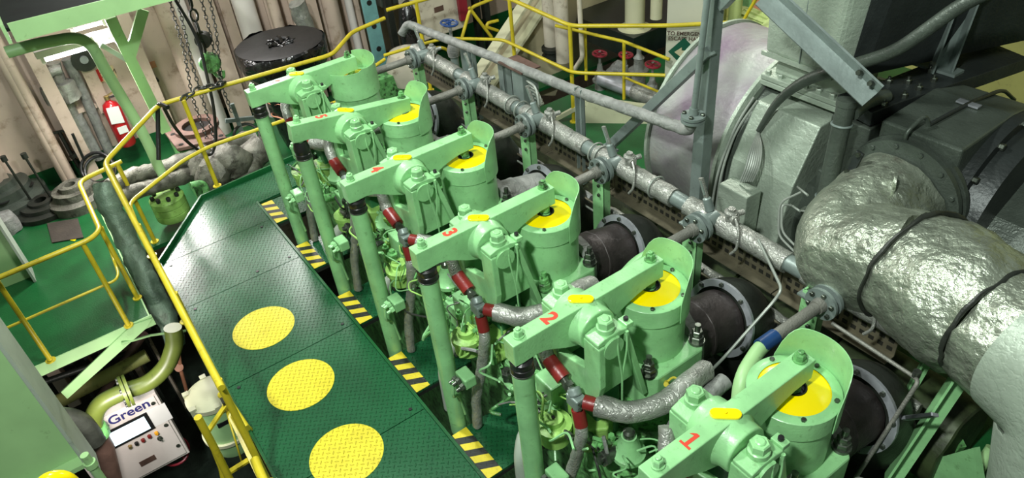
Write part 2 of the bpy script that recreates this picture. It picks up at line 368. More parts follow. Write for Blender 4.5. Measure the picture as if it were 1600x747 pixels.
# far bulkhead
WX = -4.5
mb = MB(); mb.box((WX - 0.15, -8, -5.2), (WX, 7.5, 3.5)); struct(mb.build('wall_far', 'cream'))
mb = MB(); mb.box((WX, -8, FL), (WX + 0.012, 7.5, FL + 0.22)); struct(mb.build('baseboard_far', 'deck'))
# floors
mb = MB(); mb.poly3([(WX, -8, FL), (-0.72, -8, FL), (-0.72, -1.585, FL), (-1.95, -1.585, FL), (-1.95, 7.5, FL), (WX, 7.5, FL)], (0, 0, -0.05)); struct(mb.build('floor', 'deck'))
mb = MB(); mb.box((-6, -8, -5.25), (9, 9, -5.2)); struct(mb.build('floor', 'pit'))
mb = MB(); mb.poly3([(-0.6, 2.35, -1.75), (8, 2.35, -1.75), (8, 7.5, -1.75), (-0.6, 7.5, -1.75)], (0, 0, -0.05)); struct(mb.build('floor', 'deck'))
mb = MB(); mb.box((-0.62, 2.35, FL), (-0.6, 7.5, -1.75)); struct(mb.build('trim_1', 'deck'))
# bulkhead behind the turbocharger
mb = MB(); mb.box((-0.0, 7.5, -5.2), (9, 7.62, 3.5)); struct(mb.build('wall_right', 'creamlime'))
mb = MB(); mb.box((WX, 7.5, -5.2), (0, 7.62, 3.5)); struct(mb.build('wall_back', 'cream'))
# stiffeners on the far bulkhead (vertical flat bars with flange)
for i, y in enumerate((-3.1, -2.45, -1.75, -0.32, 0.36, 0.95, 1.55, 2.15, 2.8, 3.5)):
    mb = MB(); mb.box((WX, y - 0.012, FL), (WX + 0.22, y + 0.012, 3.3)); mb.box((WX + 0.2, y - 0.075, FL), (WX + 0.225, y + 0.075, 3.3))
    struct(mb.build('trim_%d' % (i + 2), 'cream'))

# ------------------------------------------------------------------ walkway of chequer plate
WZ = -1.70
YL, YR = -1.27, -0.135
wk = thing('walkway', 'long green chequer plate walkway with big yellow discs beside the engine', 'walkway', (1.0, -0.7, WZ))
def plate(pts, z0=WZ, th=0.02, m='tread', parent=wk, nm='deck_plate'):
    b = MB(); b.poly3([(x, y, z0) for x, y in pts], (0, 0, -th)); return b.build(nm, m, parent)
far_e = PZ(480, 262, WZ); cl = PZ(316, 311, WZ); ll = PZ(243, 404, WZ)
g = 0.004
plate([(-0.58, -1.245), (cl.x, cl.y), (PZ(408, 275, WZ).x, PZ(408, 275, WZ).y), (-1.62, 0.75), (-1.05, 0.80), (-0.98, -0.135), (-0.575, -0.135)])
plate([(-0.57, YL), (0.26, YL), (0.26, YR), (-0.57, YR)])
plate([(0.268, YL), (1.50, YL), (1.50, YR), (0.268, YR)])
plate([(1.508, YL), (2.72, YL), (2.72, YR), (1.508, YR)])
plate([(2.728, YL), (4.1, YL), (4.1, YR), (2.728, YR)])
mb = MB(); mb.box((-0.98, YR, WZ - 0.1), (4.1, YR + 0.022, WZ + 0.022)); mb.build('kerb', 'deck', wk)
mb = MB(); mb.box((-0.6, YL - 0.02, WZ - 0.1), (4.1, YL, WZ + 0.03)); mb.build('kerb', 'deck', wk)
mb = MB(); mb.beam((-0.6, YL - 0.01, WZ - 0.03), (cl.x, cl.y, WZ - 0.03), 0.02, 0.16); mb.build('kerb', 'deck', wk)
mb = MB(); mb.beam((cl.x, cl.y, WZ - 0.03), (-1.62, 0.75, WZ - 0.03), 0.02, 0.16); mb.build('kerb', 'deck', wk)
mb = MB(); mb.beam((-0.5, -0.7, WZ - 0.12), (4.1, -0.7, WZ - 0.12), 0.1, 0.16); mb.build('stringer', 'deck', wk)
for x in (1.01, 1.86, 2.72):
    mb = MB(); mb.lathe([(0.27, 0), (0.27, 0.0025)], (x, -0.785, WZ), (0, 0, 1), 64); mb.build('painted_disc', 'treadyellow', wk)
for x, y in ((-0.5, -1.2), (0.2, -0.22), (0.2, -0.55), (-0.5, -0.25), (1.56, -1.2), (1.44, -0.22), (0.34, -1.2), (2.66, -0.22)):
    mb = MB(); mb.lathe([(0.016, 0), (0.014, 0.006)], (x, y, WZ), (0, 0, 1), 10); mb.build('plate_screw', 'black', wk)

# ------------------------------------------------------------------ step plates with hazard stripes
gname = 'step plates between the push rods'
slabels = {7: 'green step plate with striped edge farthest along the walkway', 6: 'green step plate with striped edge at foot of the farthest push rod',
           5: 'green step plate with striped edge at foot of the second farthest push rod', 4: 'green step plate with striped edge at foot of the third farthest push rod',
           3: 'green step plate with striped edge at foot of the push rod under number three', 2: 'green step plate at the bottom edge of the picture beside the nearest push rod'}
for c in (7, 6, 5, 4, 3, 2):
    x0 = 6 - c + 0.075; x1 = x0 + 0.47
    t = thing('step_plate', slabels[c], 'step plate', (x0 + 0.23, 0.2, WZ), gname)
    mb = MB(); mb.box((x0, -0.10, WZ - 0.02), (x1, 0.41, WZ)); mb.build('plate', 'tread', t)
    mb = MB(); mb.box((x0, -0.11, WZ - 0.07), (x1, -0.095, WZ)); mb.box((x1 - 0.012, -0.1, WZ - 0.06), (x1, 0.41, WZ - 0.02)); mb.build('edge_trim', 'dark', t)
    for k in range(7):
        a = x0 + (x1 - x0) * k / 7; b_ = x0 + (x1 - x0) * (k + 1) / 7; sk = 0.03
        mb = MB()
        mb.poly3([(max(a - (sk if k else 0), x0), -0.10, WZ + 0.002), (b_ - (sk if k < 6 else 0), -0.10, WZ + 0.002), (min(b_ + (sk if k < 6 else 0), x1), 0.022, WZ + 0.002), (a + (sk if k else 0), 0.022, WZ + 0.002)], (0, 0, -0.003))
        mb.build('stripe', 'stripeyellow' if k % 2 == 0 else 'stripeblack', t)

# ------------------------------------------------------------------ engine entablature below the covers (dark depths and green crankcase top)
eng = thing('engine_block', 'grimy green engine block under the rocker arms', 'engine', (2.5, 0.8, -4.0))
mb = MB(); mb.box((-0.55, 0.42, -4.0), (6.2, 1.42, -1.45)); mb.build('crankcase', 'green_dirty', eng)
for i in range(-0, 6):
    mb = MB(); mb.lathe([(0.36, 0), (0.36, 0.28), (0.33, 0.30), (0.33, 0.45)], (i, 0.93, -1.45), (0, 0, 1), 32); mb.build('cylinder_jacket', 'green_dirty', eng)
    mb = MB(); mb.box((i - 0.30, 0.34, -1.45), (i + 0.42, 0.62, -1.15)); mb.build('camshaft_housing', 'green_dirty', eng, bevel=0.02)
# ================================================================== CYLINDER UNITS
WH = {1: 'nearest the camera', 2: 'second from the camera', 3: 'third from the camera', 4: 'third from bagged drum', 5: 'second from bagged drum', 6: 'nearest the bagged drum'}
NUM = {1: 'one', 2: 'two', 3: 'three', 4: 'four', 5: 'five', 6: 'six'}
ARM = dict(y0=-0.068, y1=0.985, w=0.092)
def arc(cy, cz, r, a0, a1, n):
    return [(cy + r * math.cos(math.radians(a0 + (a1 - a0) * i / n)), cz + r * math.sin(math.radians(a0 + (a1 - a0) * i / n))) for i in range(n + 1)]
def rocker(c):
    X = 6 - c; zt = -0.03; yf = 0.425; zf = -0.17
    t = thing('valve_rocker', 'pale green rocker with red number %s on top, %s' % (NUM[c], WH[c]), 'rocker', (X, yf, zf), 'numbered rocker arms')
    poly = [(-0.068, zt), (-0.068, -0.178), (-0.02, -0.182), (0.07, -0.176), (0.13, -0.188), (0.19, -0.218), (0.26, -0.258), (0.34, -0.292), (0.425, -0.30), (0.51, -0.292),
            (0.57, -0.27), (0.63, -0.24), (0.71, -0.205), (0.79, -0.180), (0.86, -0.166), (0.985, -0.160), (0.985, zt)]
    mb = MB(); mb.prism(poly, 'x', X - 0.048, X + 0.048); mb.build('arm', 'green', t, bevel=0.005)
    mb = MB(); mb.lathe([(0.118, -0.125), (0.124, -0.12), (0.128, -0.07), (0.142, -0.048), (0.142, 0.048), (0.128, 0.07), (0.124, 0.12), (0.118, 0.125)], (X, yf, zf), (1, 0, 0), 40)
    mb.build('hub', 'green', t, bevel=0.006)
    # oil cap
    b = MB(); z0 = zt + 0.0
    pts = [(X + dx, y) for y, dx in [(0, 0)]]
    pl = []
    for s_, cy in ((1, 0.042), (-1, -0.042)):
        for k in range(9):
            a = math.radians(-90 + 180 * k / 8)
            pl.append((X + 0.0 + (0.028 * math.sin(a)) * (1 if s_ > 0 else -1) * 1.0, yf - 0.01 + cy + 0.028 * math.cos(a) * s_))
    ang = math.radians(-42); cx_, cy_ = X, yf - 0.01
    pl = [(cx_ + (px - cx_) * math.cos(ang) - (py - cy_) * math.sin(ang), cy_ + (px - cx_) * math.sin(ang) + (py - cy_) * math.cos(ang)) for px, py in pl]
    b.prism(pl, 'z', z0, z0 + 0.014); cap = b.build('oil_cap', 'valveyellow', t, bevel=0.003)
    b = MB(); b.lathe([(0.007, 0), (0.007, 0.010)], (X, yf - 0.01, z0 + 0.014), (0, 0, 1), 8); b.build('cap_screw', 'valveyellow', cap)
    for nm, yy, rr, m in (('adjusting_nut', 0.0, 0.026, 'green'), ('tappet_nut', 0.925, 0.028, 'green')):
        b = MB(); b.nut((X, yy, zt), (0, 0, 1), rr, 0.05); b.build(nm, m if nm == 'adjusting_nut' else 'green_dirty', t)
    b = MB(); b.lathe([(0.035, 0), (0.035, 0.06), (0.022, 0.075)], (X, 0.925, -0.215), (0, 0, 1), 16); b.build('tappet', 'green_dirty', t)
    b = MB(); b.lathe([(0.034, 0), (0.040, 0.03)], (X, 0.0, -0.21), (0, 0, 1), 16); b.build('push_rod_seat', 'green', t)
    if c == 1:
        mb = MB(); zq = zt + 0.001
        for P_ in ([(-.009, 0), (.009, 0), (.009, .09), (-.009, .09)], [(-.03, 0), (-.009, 0), (-.009, .013), (-.03, .013)], [(.009, 0), (.03, 0), (.03, .013), (.009, .013)], [(-.03, .066), (-.009, .072), (-.009, .09), (-.022, .078)]):
            mb.prism([(X + a_, 0.155 + b_) for a_, b_ in P_], 'z', zq - 0.001, zq)
        mb.build('number', 'redpaint', t)
    else: text_mesh('number', str(c), 0.125, 'redpaint', t, (X, 0.20, zt + 0.0004), (1, 0, 0), (0, 1, 0), 0.0008, 0.005)
    if c == 5: t.rotation_euler.x = -0.13
    return t
def rocker_stand(c):
    X = 6 - c; yf = 0.425; zf = -0.17
    t = thing('rocker_stand', 'forked light green bearing stand under rocker number %s, %s' % (NUM[c], WH[c]), 'rocker stand', (X, yf, -0.98), 'rocker stands')
    # saddle: two upright arms joined by a web across the front
    ya = yf - 0.10
    for sg in (1, -1):
        xa, xb = sorted((X + sg * 0.12, X + sg * 0.25))
        mb = MB(); mb.prism([(xa, zf + 0.005), (xb, zf + 0.005), (xb, zf - 0.30), (xb - 0.03 if sg > 0 else xb, zf - 0.42), (xa if sg > 0 else xa + 0.02, zf - 0.48)], 'y', ya, ya + 0.045); mb.build('front_rib', 'green', t, bevel=0.006)
        mb = MB(); mb.prism([(ya + 0.03, zf + 0.003), (ya + 0.03, zf - 0.42), (yf + 0.22, zf - 0.42), (yf + 0.14, zf - 0.12), (yf + 0.11, zf + 0.003)], 'x', X + sg * 0.175 - 0.03, X + sg * 0.175 + 0.03); mb.build('arm_panel', 'green', t, bevel=0.004)
        mb = MB(); mb.prism([(yf + 0.085, zf + 0.005), (yf + 0.115, zf + 0.005), (yf + 0.15, zf - 0.13), (yf + 0.27, zf - 0.60), (yf + 0.235, zf - 0.60), (yf + 0.115, zf - 0.14)], 'x', xa + 0.01, xb - 0.005); mb.build('rear_rib', 'green', t, bevel=0.004)
    mb = MB(); mb.prism([(X + 0.17, zf - 0.20), (X + 0.13, zf - 0.225), (X + 0.02, zf - 0.255), (X - 0.15, zf - 0.30), (X - 0.21, zf - 0.28), (X - 0.21, zf - 0.46), (X + 0.08, zf - 0.47), (X + 0.17, zf - 0.44)], 'y', ya + 0.002, ya + 0.05); mb.build('front_web', 'green', t, bevel=0.008)
    for sg in (1, -1):
        mb = MB(); xs = X + sg * 0.185
        mb.prism([(yf - 0.10, zf + 0.008), (yf - 0.10, zf + 0.035), (yf - 0.05, zf + 0.05), (yf + 0.05, zf + 0.05), (yf + 0.105, zf + 0.035), (yf + 0.105, zf + 0.008)], 'x', xs - 0.055, xs + 0.055)
        mb.build('bearing_cap', 'green', t, bevel=0.006)
        mb = MB(); mb.lathe([(0.050, 0), (0.050, 0.03), (0.044, 0.034)], (xs, yf, zf + 0.05), (0, 0, 1), 20)
        mb.hexn((xs, yf, zf + 0.08), (0, 0, 1), 0.045, 0.050); mb.lathe([(0.024, 0), (0.024, 0.006), (0.018, 0.010)], (xs, yf, zf + 0.128), (0, 0, 1), 12)
        mb.build('cap_nut', 'green', t)
        mb = MB(); mb.lathe([(0.068, 0), (0.068, 0.02)], (X + sg * 0.235, yf, zf - 0.04), (sg, 0, 0), 24); mb.build('shaft_end', 'green', t)
    mb = MB(); mb.cbox((X + 0.20, yf + 0.13, zf + 0.035), (0.07, 0.05, 0.03)); mb.build('oil_inlet', 'green', t, bevel=0.004)
    mb = MB(); mb.lathe([(0.014, 0), (0.014, 0.02)], (X + 0.20, yf + 0.13, zf + 0.05), (0, 0, 1), 8); mb.build('oil_plug', 'black', t)
    for dy in (0.01, 0.075):
        mb = MB(); mb.tube([(X + 0.245, yf + dy + 0.02, zf + 0.02), (X + 0.262, yf + dy + 0.01, zf - 0.08), (X + 0.262, yf + 0.05, zf - 0.28), (X + 0.262, yf + 0.05, zf - 0.5)], 0.006, 6, bend=0.05)
        mb.lathe([(0.011, 0), (0.011, 0.03)], (X + 0.247, yf + dy + 0.02, zf - 0.005), (0, 0, 1), 6); mb.build('oil_line', 'green', t)
    mb = MB(); mb.box((X - 0.16, yf - 0.02, -1.15), (X + 0.12, yf + 0.16, zf - 0.40)); mb.build('foot', 'green_shaded', t, bevel=0.01)  # shade on the lower column is put into this darker green
def push_rod(c):
    X = 6 - c; dz = 0.05 if c == 5 else 0
    t = thing('push_rod', 'tall light green push rod tube under rocker %s, %s' % (NUM[c], WH[c]), 'push rod', (X, 0, -1.78), 'push rod tubes')
    mb = MB(); mb.lathe([(0.062, 0), (0.062, 1.49)], (X, 0, -1.78), (0, 0, 1), 28); mb.build('tube', 'green', t)
    mb = MB(); mb.lathe([(0.064, 0), (0.064, 0.045), (0.059, 0.05), (0.063, 0.055), (0.066, 0.095), (0.052, 0.105 + dz)], (X, 0, -0.292), (0, 0, 1), 28); mb.build('rubber_boot', 'black', t)
    mb = MB(); mb.torus((X, 0, -0.285), (0, 0, 1), 0.065, 0.004); mb.build('clip', 'bolt', t)
def valve(c):
    X = 6 - c; y = 0.93; zt = -0.234
    lab = {6: 'green exhaust valve housing wrapped by a taller curved sheet near the bagged drum', 1: 'green exhaust valve housing with yellow cover nearest the camera'}.get(c, 'green round valve housing with yellow cover, %s' % WH[c])
    t = thing('exhaust_valve', lab, 'exhaust valve', (X, y, -0.66), 'exhaust valve housings')
    mb = MB(); mb.lathe([(0.216, 0), (0.216, 0.30), (0.226, 0.305), (0.226, 0.425), (0.220, 0.43), (0.174, 0.43)], (X, y, zt - 0.43), (0, 0, 1), 48, False)
    mb.build('housing', 'green', t)
    mb = MB(); mb.lathe([(0.176, 0.0), (0.12, 0.014), (0.062, 0.018), (0.058, 0.010), (0.055, -0.03)], (X, y, zt - 0.006), (0, 0, 1), 48, False); mb.build('cover', 'valveyellow', t)
    mb = MB(); mb.lathe([(0.055, -0.035), (0.0001, -0.035)], (X, y, zt), (0, 0, 1), 24, False); mb.lathe([(0.056, 0.0), (0.060, 0.014), (0.054, 0.014), (0.052, -0.03)], (X, y, zt), (0, 0, 1), 24, False); mb.build('hole_lining', 'black', t)
    mb = MB(); mb.lathe([(0.034, 0), (0.034, 0.035), (0.026, 0.04), (0.026, 0.075)], (X, y, zt - 0.035), (0, 0, 1), 16); mb.build('valve_stem', 'green_dirty', t)
    for a in (-40, 25, 95, 160, 230):
        a = math.radians(a); mb = MB(); mb.hexn((X + 0.199 * math.cos(a), y + 0.199 * math.sin(a), zt), (0, 0, 1), 0.013, 0.014); mb.build('cover_screw', 'bolt', t)
    # curved splash guard standing behind the cover
    n = 22; vs = []; fs = []
    a0, a1 = (4, 152) if c != 6 else (-95, 150)
    for i in range(n + 1):
        u = i / n; a = math.radians(a0 + (a1 - a0) * u); e = min(u, 1 - u)
        h = 0.19 * (1 - max(0, (1 - e / 0.26)) ** 3.0) if c != 6 else 0.16 + 0.02 * math.sin(u * 9)
        if c == 6 and u < 0.4: h = 0.11 + 0.05 * u
        for r_, z_ in ((0.230, zt - 0.14), (0.230, zt + h), (0.235, zt + h), (0.235, zt - 0.14)):
            vs.append((X + r_ * math.cos(a), y + r_ * math.sin(a), z_))
    for i in range(n):
        for k in range(4): fs.append((4 * i + k, 4 * i + (k + 1) % 4, 4 * i + 4 + (k + 1) % 4, 4 * i + 4 + k))
    fs += [(0, 1, 2, 3), (4 * n, 4 * n + 3, 4 * n + 2, 4 * n + 1)]
    mb = MB(); mb.add(vs, fs, True); mb.build('splash_guard', 'green', t)
    if c in (5, 4, 3, 2):  # rocker arm's shade on the yellow cover, laid in as orange colour
        mb = MB(); aa = [math.radians(q) for q in range(205, 250, 5)]
        mb.add([(X + r_ * math.cos(a), y + r_ * math.sin(a), zt + (0.0105 if r_ < 0.1 else -0.001)) for a in aa for r_ in (0.075, 0.16)], [(2 * i, 2 * i + 1, 2 * i + 3, 2 * i + 2) for i in range(len(aa) - 1)]); mb.build('arm_shade_patch', 'orange', t)
def stud(mb, x, y, z, k=1.0):
    mb.lathe([(0.050 * k, 0), (0.050 * k, 0.018 * k)], (x, y, z), (0, 0, 1), 16); mb.hexn((x, y, z + 0.018 * k), (0, 0, 1), 0.043 * k, 0.04 * k)
    mb.lathe([(0.034 * k, 0), (0.034 * k, 0.012)], (x, y, z + 0.058 * k), (0, 0, 1), 14)
    mb.hexn((x, y, z + 0.07 * k), (0, 0, 1), 0.034 * k, 0.03 * k); mb.lathe([(0.018 * k, 0), (0.018 * k, 0.045 * k)], (x, y, z + 0.10 * k), (0, 0, 1), 12)
def cover(c):
    X = 6 - c; y = 0.93; z = -0.66
    t = thing('cylinder_cover', 'square green cylinder cover with studs beneath the valve housing, %s' % WH[c], 'cylinder cover', (X, y, -1.0), 'cylinder covers')
    mb = MB(); h = 0.275; q = 0.09
    mb.prism([(X - h + q, y - h), (X + h - q, y - h), (X + h, y - h + q), (X + h, y + h - q), (X + h - q, y + h), (X - h + q, y + h), (X - h, y + h - q), (X - h, y - h + q)], 'z', z - 0.24, z)
    mb.build('cover_block', 'green', t, bevel=0.012)
    mb = MB(); mb.lathe([(0.33, 0), (0.33, 0.16)], (X, y, z - 0.40), (0, 0, 1), 36); mb.build('cover_flange', 'green_dirty', t)
    for sx in (-1, 1):
        for sy in (-1, 1):
            mb = MB(); stud(mb, X + sx * 0.21, y + sy * 0.20, z); mb.build('stud', 'bolt' if (sx + sy) or c < 3 else 'green_dirty', t)
def exhaust(c):
    X = 6 - c
    t = thing('exhaust_branch', '%s exhaust branch pipe with pale ring flange, %s' % ('charred dark' if c <= 3 else 'grey lagged', WH[c]), 'exhaust pipe', (X, 1.5, -1.2), 'exhaust branch pipes')
    ax = V((0.0, 1, -0.22)).normalized(); a = V((X, 1.10, -0.80))
    mt = 'exh' if c <= 3 else 'laggrey'
    mb = MB(); mb.lathe([(0.20, 0.0), (0.215, 0.10)] + [(0.20, 0.12), (0.203, 0.22), (0.208, 0.225), (0.208, 0.245), (0.203, 0.25), (0.205, 0.50)], a, ax, 40); mb.build('pipe', mt, t, lump=0.006, lscale=12)
    mb = MB(); mb.lathe([(0.205, 0), (0.235, 0.005), (0.235, 0.07), (0.2, 0.075)], a, ax, 32); mb.build('inlet_lagging', 'laggrey', t, lump=0.02, lscale=14)
    mb = MB(); mb.annulus(a + ax * 0.50, ax, 0.228, 0.275, 0.022, 40); fl = mb.build('flange', 'ring', t)
    x_, y_, d_ = frame(ax)
    for k in range(9):
        an = 2 * math.pi * k / 9; p = a + ax * 0.50 + (x_ * math.cos(an) + y_ * math.sin(an)) * 0.254
        mb = MB(); mb.hexn(p, -ax, 0.016, 0.02); mb.build('flange_bolt', 'bolt', fl)
    mb = MB(); mb.tube([a + ax * 0.525, a + ax * 0.62, a + V((0, 0.86, -0.60))], 0.26, 28, bend=0.2); mb.build('outlet_pipe', 'dark', t)

def hose_set(c):
    X = 6 - c; O = V((X, 0, 0))
    base = V((0.13, 0.25, -0.60))
    pts = lambda L: [O + V(p) for p in L]
    t = thing('fuel_pipe_junction', 'steel pipe junction with maroon sleeves under rocker %s, %s' % (NUM[c], WH[c]), 'pipe junction', O + base, 'pipe junctions')
    mb = MB(); mb.cbox(O + base + V((0, 0, 0)), (0.10, 0.075, 0.085)); mb.lathe([(0.04, 0), (0.04, 0.05)], O + base + V((0, 0, 0.03)), (-0.4, 0.1, 0.4), 14)
    mb.lathe([(0.030, 0), (0.030, 0.09)], O + base + V((0.03, 0.02, 0)), (1, 0.6, 0), 14); mb.lathe([(0.030, 0), (0.026, 0.10)], O + base, (0.3, -0.1, -1), 14)
    mb.build('junction_body', 'greysteel', t, bevel=0.01)
    for sx, sy, sz in ((0.052, 0.02, 0.02), (0.052, -0.02, -0.02), (0.052, 0.02, -0.02), (0.052, -0.02, 0.02)):
        mb = MB(); mb.hexn(O + base + V((sx - 0.004, sy, sz)), (1, 0, 0), 0.010, 0.012); mb.build('bolt', 'bolt', t)
    # upper feed
    mb = MB(); mb.tube(pts([(-0.26, 0.33, -0.30), (-0.20, 0.27, -0.40), (-0.13, 0.265, -0.50)]), 0.042, 14, bend=0.08, sub=0.03); mb.build('lagged_feed', 'lag', t, lump=0.006, lscale=20)
    mb = MB(); mb.tube(pts([(-0.135, 0.266, -0.495), (0.0, 0.268, -0.55)]), 0.046, 18); mb.build('maroon_sleeve', 'red', t)
    mb = MB(); mb.tube(pts([(0.0, 0.268, -0.55), (0.09, 0.255, -0.585)]), 0.028, 12); mb.lathe([(0.036, 0), (0.036, 0.03)], O + V((0.03, 0.265, -0.56)), (0.13, 0, -0.05), 6, True, False); mb.build('coupling', 'bolt', t)
    mb = MB(); mb.tube(pts([(0.17, 0.275, -0.60), (0.235, 0.315, -0.60)]), 0.043, 18); mb.build('maroon_sleeve', 'red', t)
    mb = MB(); mb.tube(pts([(0.148, 0.245, -0.66), (0.185, 0.235, -0.76)]), 0.040, 16); mb.build('maroon_sleeve', 'red', t)
    # thick lagged pipes
    mb = MB(); mb.tube(pts([(0.225, 0.31, -0.60), (0.36, 0.40, -0.62), (0.47, 0.60, -0.60), (0.46, 0.80, -0.56), (0.44, 0.96, -0.60)]), 0.062, 18, bend=0.12, sub=0.03)
    one('lagged_pipe', mb, 'lag', 'thick silver lagged pipe curving from junction to exhaust side, %s' % WH[c], 'pipe', 'curved lagged pipes', lump=0.009, lscale=16)
    mb = MB(); mb.tube(pts([(0.185, 0.235, -0.76), (0.205, 0.22, -0.82), (0.165, 0.19, -1.08), (0.13, 0.12, -1.38), (0.13, 0.09, -1.68)]), 0.038, 14, bend=0.1, sub=0.03)
    one('lagged_pipe', mb, 'lag', 'slim silver lagged pipe running down beside the push rod, %s' % WH[c], 'pipe', 'slim lagged drop pipes', lump=0.007, lscale=20)
    if c <= 3:
        mb = MB(); mb.tube(pts([(0.53, 1.02, -0.66), (0.54, 0.85, -0.66), (0.55, 0.62, -0.68), (0.60, 0.50, -0.74), (0.68, 0.46, -0.90), (0.70, 0.46, -1.15)]), 0.050, 16, bend=0.12, sub=0.03)
        one('lagged_pipe', mb, 'laggrey', 'worn grey lagged pipe hooking down beside a rocker stand, %s' % WH[c], 'pipe', 'hooked lagged pipes', lump=0.008, lscale=18)

def clutter(c):
    X = 6 - c; O = V((X, 0, 0)); rnd = random.Random(100 + c)
    # injector with dark top
    t = thing('fuel_injector', 'green conical injector with dark top below the lagged pipe, %s' % WH[c], 'injector', O + V((0.38, 0.42, -1.0)), 'injectors')
    mb = MB(); mb.lathe([(0.10, 0), (0.10, 0.03), (0.075, 0.05), (0.06, 0.12), (0.045, 0.15), (0.045, 0.17)], O + V((0.38, 0.42, -0.98)), (0, 0, 1), 24); mb.build('body', 'green', t)
    mb = MB(); mb.lathe([(0.035, 0), (0.035, 0.035), (0.02, 0.05)], O + V((0.38, 0.42, -0.81)), (0, 0, 1), 16); mb.build('top_plug', 'bolt', t)
    # flat round cover with centre screw
    t = thing('round_pump', 'round lime green pump beside the push rod, %s' % WH[c], 'pump', O + V((-0.10, 0.22, -1.2)), 'pump heads')
    mb = MB(); mb.lathe([(0.10, 0), (0.10, 0.10), (0.115, 0.10), (0.115, 0.14), (0.06, 0.15), (0.06, 0.19)], O + V((-0.10, 0.24, -1.16)), (0, 0, 1), 28); mb.build('body', 'green_lime', t)
    mb = MB(); mb.lathe([(0.012, 0), (0.012, 0.01)], O + V((-0.10, 0.24, -0.97)), (0, 0, 1), 8); mb.build('screw', 'black', t)
    # valve manifold of small green unions near the push rod
    t = thing('union_block', 'small block of pipe unions beside the slim lagged pipe, %s' % WH[c], 'valve', O + V((0.16, 0.08, -1.2)), 'union blocks')
    mb = MB(); mb.cbox(O + V((0.17, 0.05, -1.10)), (0.13, 0.09, 0.09)); mb.build('body', 'green', t, bevel=0.01)
    for k in range(3):
        mb = MB(); p = O + V((0.13 + 0.045 * k, 0.0, -1.10 + 0.02 * (k % 2))); mb.hexn(p, (0, -1, -0.2), 0.024, 0.03); mb.lathe([(0.014, 0), (0.014, 0.06)], p, (0, -1, -0.2), 10); mb.build('union', 'bolt' if c < 4 else 'green', t)
    mb = MB(); mb.tube([O + V((0.15, -0.04, -1.10)), O + V((0.14, -0.06, -1.25)), O + V((0.05, 0.02, -1.35)), O + V((0.04, 0.05, -1.6))], 0.012, 8, bend=0.06); mb.build('drain_line', 'green', t)
    # big cast elbow pump below
    t = thing('water_inlet_elbow', 'greyish green bolted water elbow low beside the step plate, %s' % WH[c], 'pipe elbow', O + V((0.62, 0.2, -1.9)), 'cooling water elbows')
    mb = MB(); mb.tube([O + V((0.62, 0.40, -1.32)), O + V((0.62, 0.20, -1.34)), O + V((0.66, 0.12, -1.50)), O + V((0.68, 0.10, -1.9))], 0.055, 18, bend=0.12); mb.build('elbow', 'greygreen', t)
    mb = MB(); mb.cbox(O + V((0.62, 0.26, -1.33)), (0.17, 0.03, 0.17)); fl = mb.build('flange', 'green_dirty', t, bevel=0.01)
    for sx in (-1, 1):
        for sz in (-1, 1):
            mb = MB(); mb.hexn(O + V((0.62 + sx * 0.065, 0.243, -1.33 + sz * 0.065)), (0, -1, 0), 0.018, 0.025); mb.build('bolt', 'bolt', fl)
    # boxes
    t = thing('distributor_box', 'angular green housing behind the push rod, %s' % WH[c], 'housing', O + V((0.1, 0.45, -1.0)), 'distributor housings')
    mb = MB(); mb.box(O + V((-0.36, 0.30, -1.15)), O + V((-0.18, 0.52, -0.84))); mb.build('housing', 'green', t, bevel=0.012)
    mb = MB(); mb.prism([(X - 0.04, 0.33), (X + 0.12, 0.30), (X + 0.20, 0.42), (X + 0.10, 0.56), (X - 0.08, 0.50)], 'z', -1.15, -0.93); mb.build('lid', 'green_lime', t, bevel=0.012)
    mb = MB(); mb.box(O + V((0.50, 0.30, -1.20)), O + V((0.66, 0.46, -1.0))); mb.build('side_box', 'green', t, bevel=0.01)
    for q in range(5):
        mb = MB(); p = O + V((rnd.uniform(-0.3, 0.6), rnd.uniform(0.2, 0.55), -0.93)); mb.hexn(p - V((0, 0, 0.1)), (0, 0, 1), 0.022, 0.12); mb.build('bolt', 'green_dirty', t)
    # capillary lines
    t = thing('oil_line_cluster', 'thin oil lines and fittings behind the push rod, %s' % WH[c], 'pipework', O + V((0.15, 0.3, -1.3)), 'oil line clusters')
    for q in range(26):
        a = O + V((rnd.uniform(-0.34, 0.66), rnd.uniform(0.12, 0.5), rnd.uniform(-1.05, -0.80)))
        pts = [a]; p = a.copy()
        for k in range(4):
            p = p + V((rnd.uniform(-0.16, 0.16), rnd.uniform(-0.12, 0.12), rnd.uniform(-0.16, 0.08)))
            p.y = min(max(p.y, 0.08), 0.56); p.z = max(p.z, -1.3); pts.append(p.copy())
        mb = MB(); mb.tube(pts, rnd.choice((0.005, 0.006, 0.008, 0.008, 0.012)), 6, bend=0.06, seg=4)
        mb.build('oil_line', rnd.choice(('green', 'green_lime', 'green', 'laggrey', 'green_dirty', 'dark')), t)
    for q in range(12):
        p = O + V((rnd.uniform(-0.34, 0.62), rnd.uniform(0.16, 0.52), rnd.uniform(-1.10, -0.90))); r_ = rnd.uniform(0.018, 0.04)
        d = rnd.choice(((0, 0, 1), (0, 0, 1), (0, -1, 0.2), (1, 0, 0.2)))
        mb = MB(); mb.lathe([(r_, -0.08), (r_, 0.03)], p, d, 12); mb.hexn(p + V(d).normalized() * 0.03, d, r_ * 1.25, 0.035); mb.lathe([(r_ * 0.6, 0.065), (r_ * 0.6, 0.09)], p, d, 10)
        mb.build('pipe_fitting', rnd.choice(('green', 'green_lime', 'bolt', 'green_dirty')), t)
    # yellow sensor lead at front stud
    mb = MB(); p = O + V((0.29, 0.80, -0.72)); mb.lathe([(0.016, 0), (0.016, 0.04)], p, (0.5, -0.6, 0.5), 8)
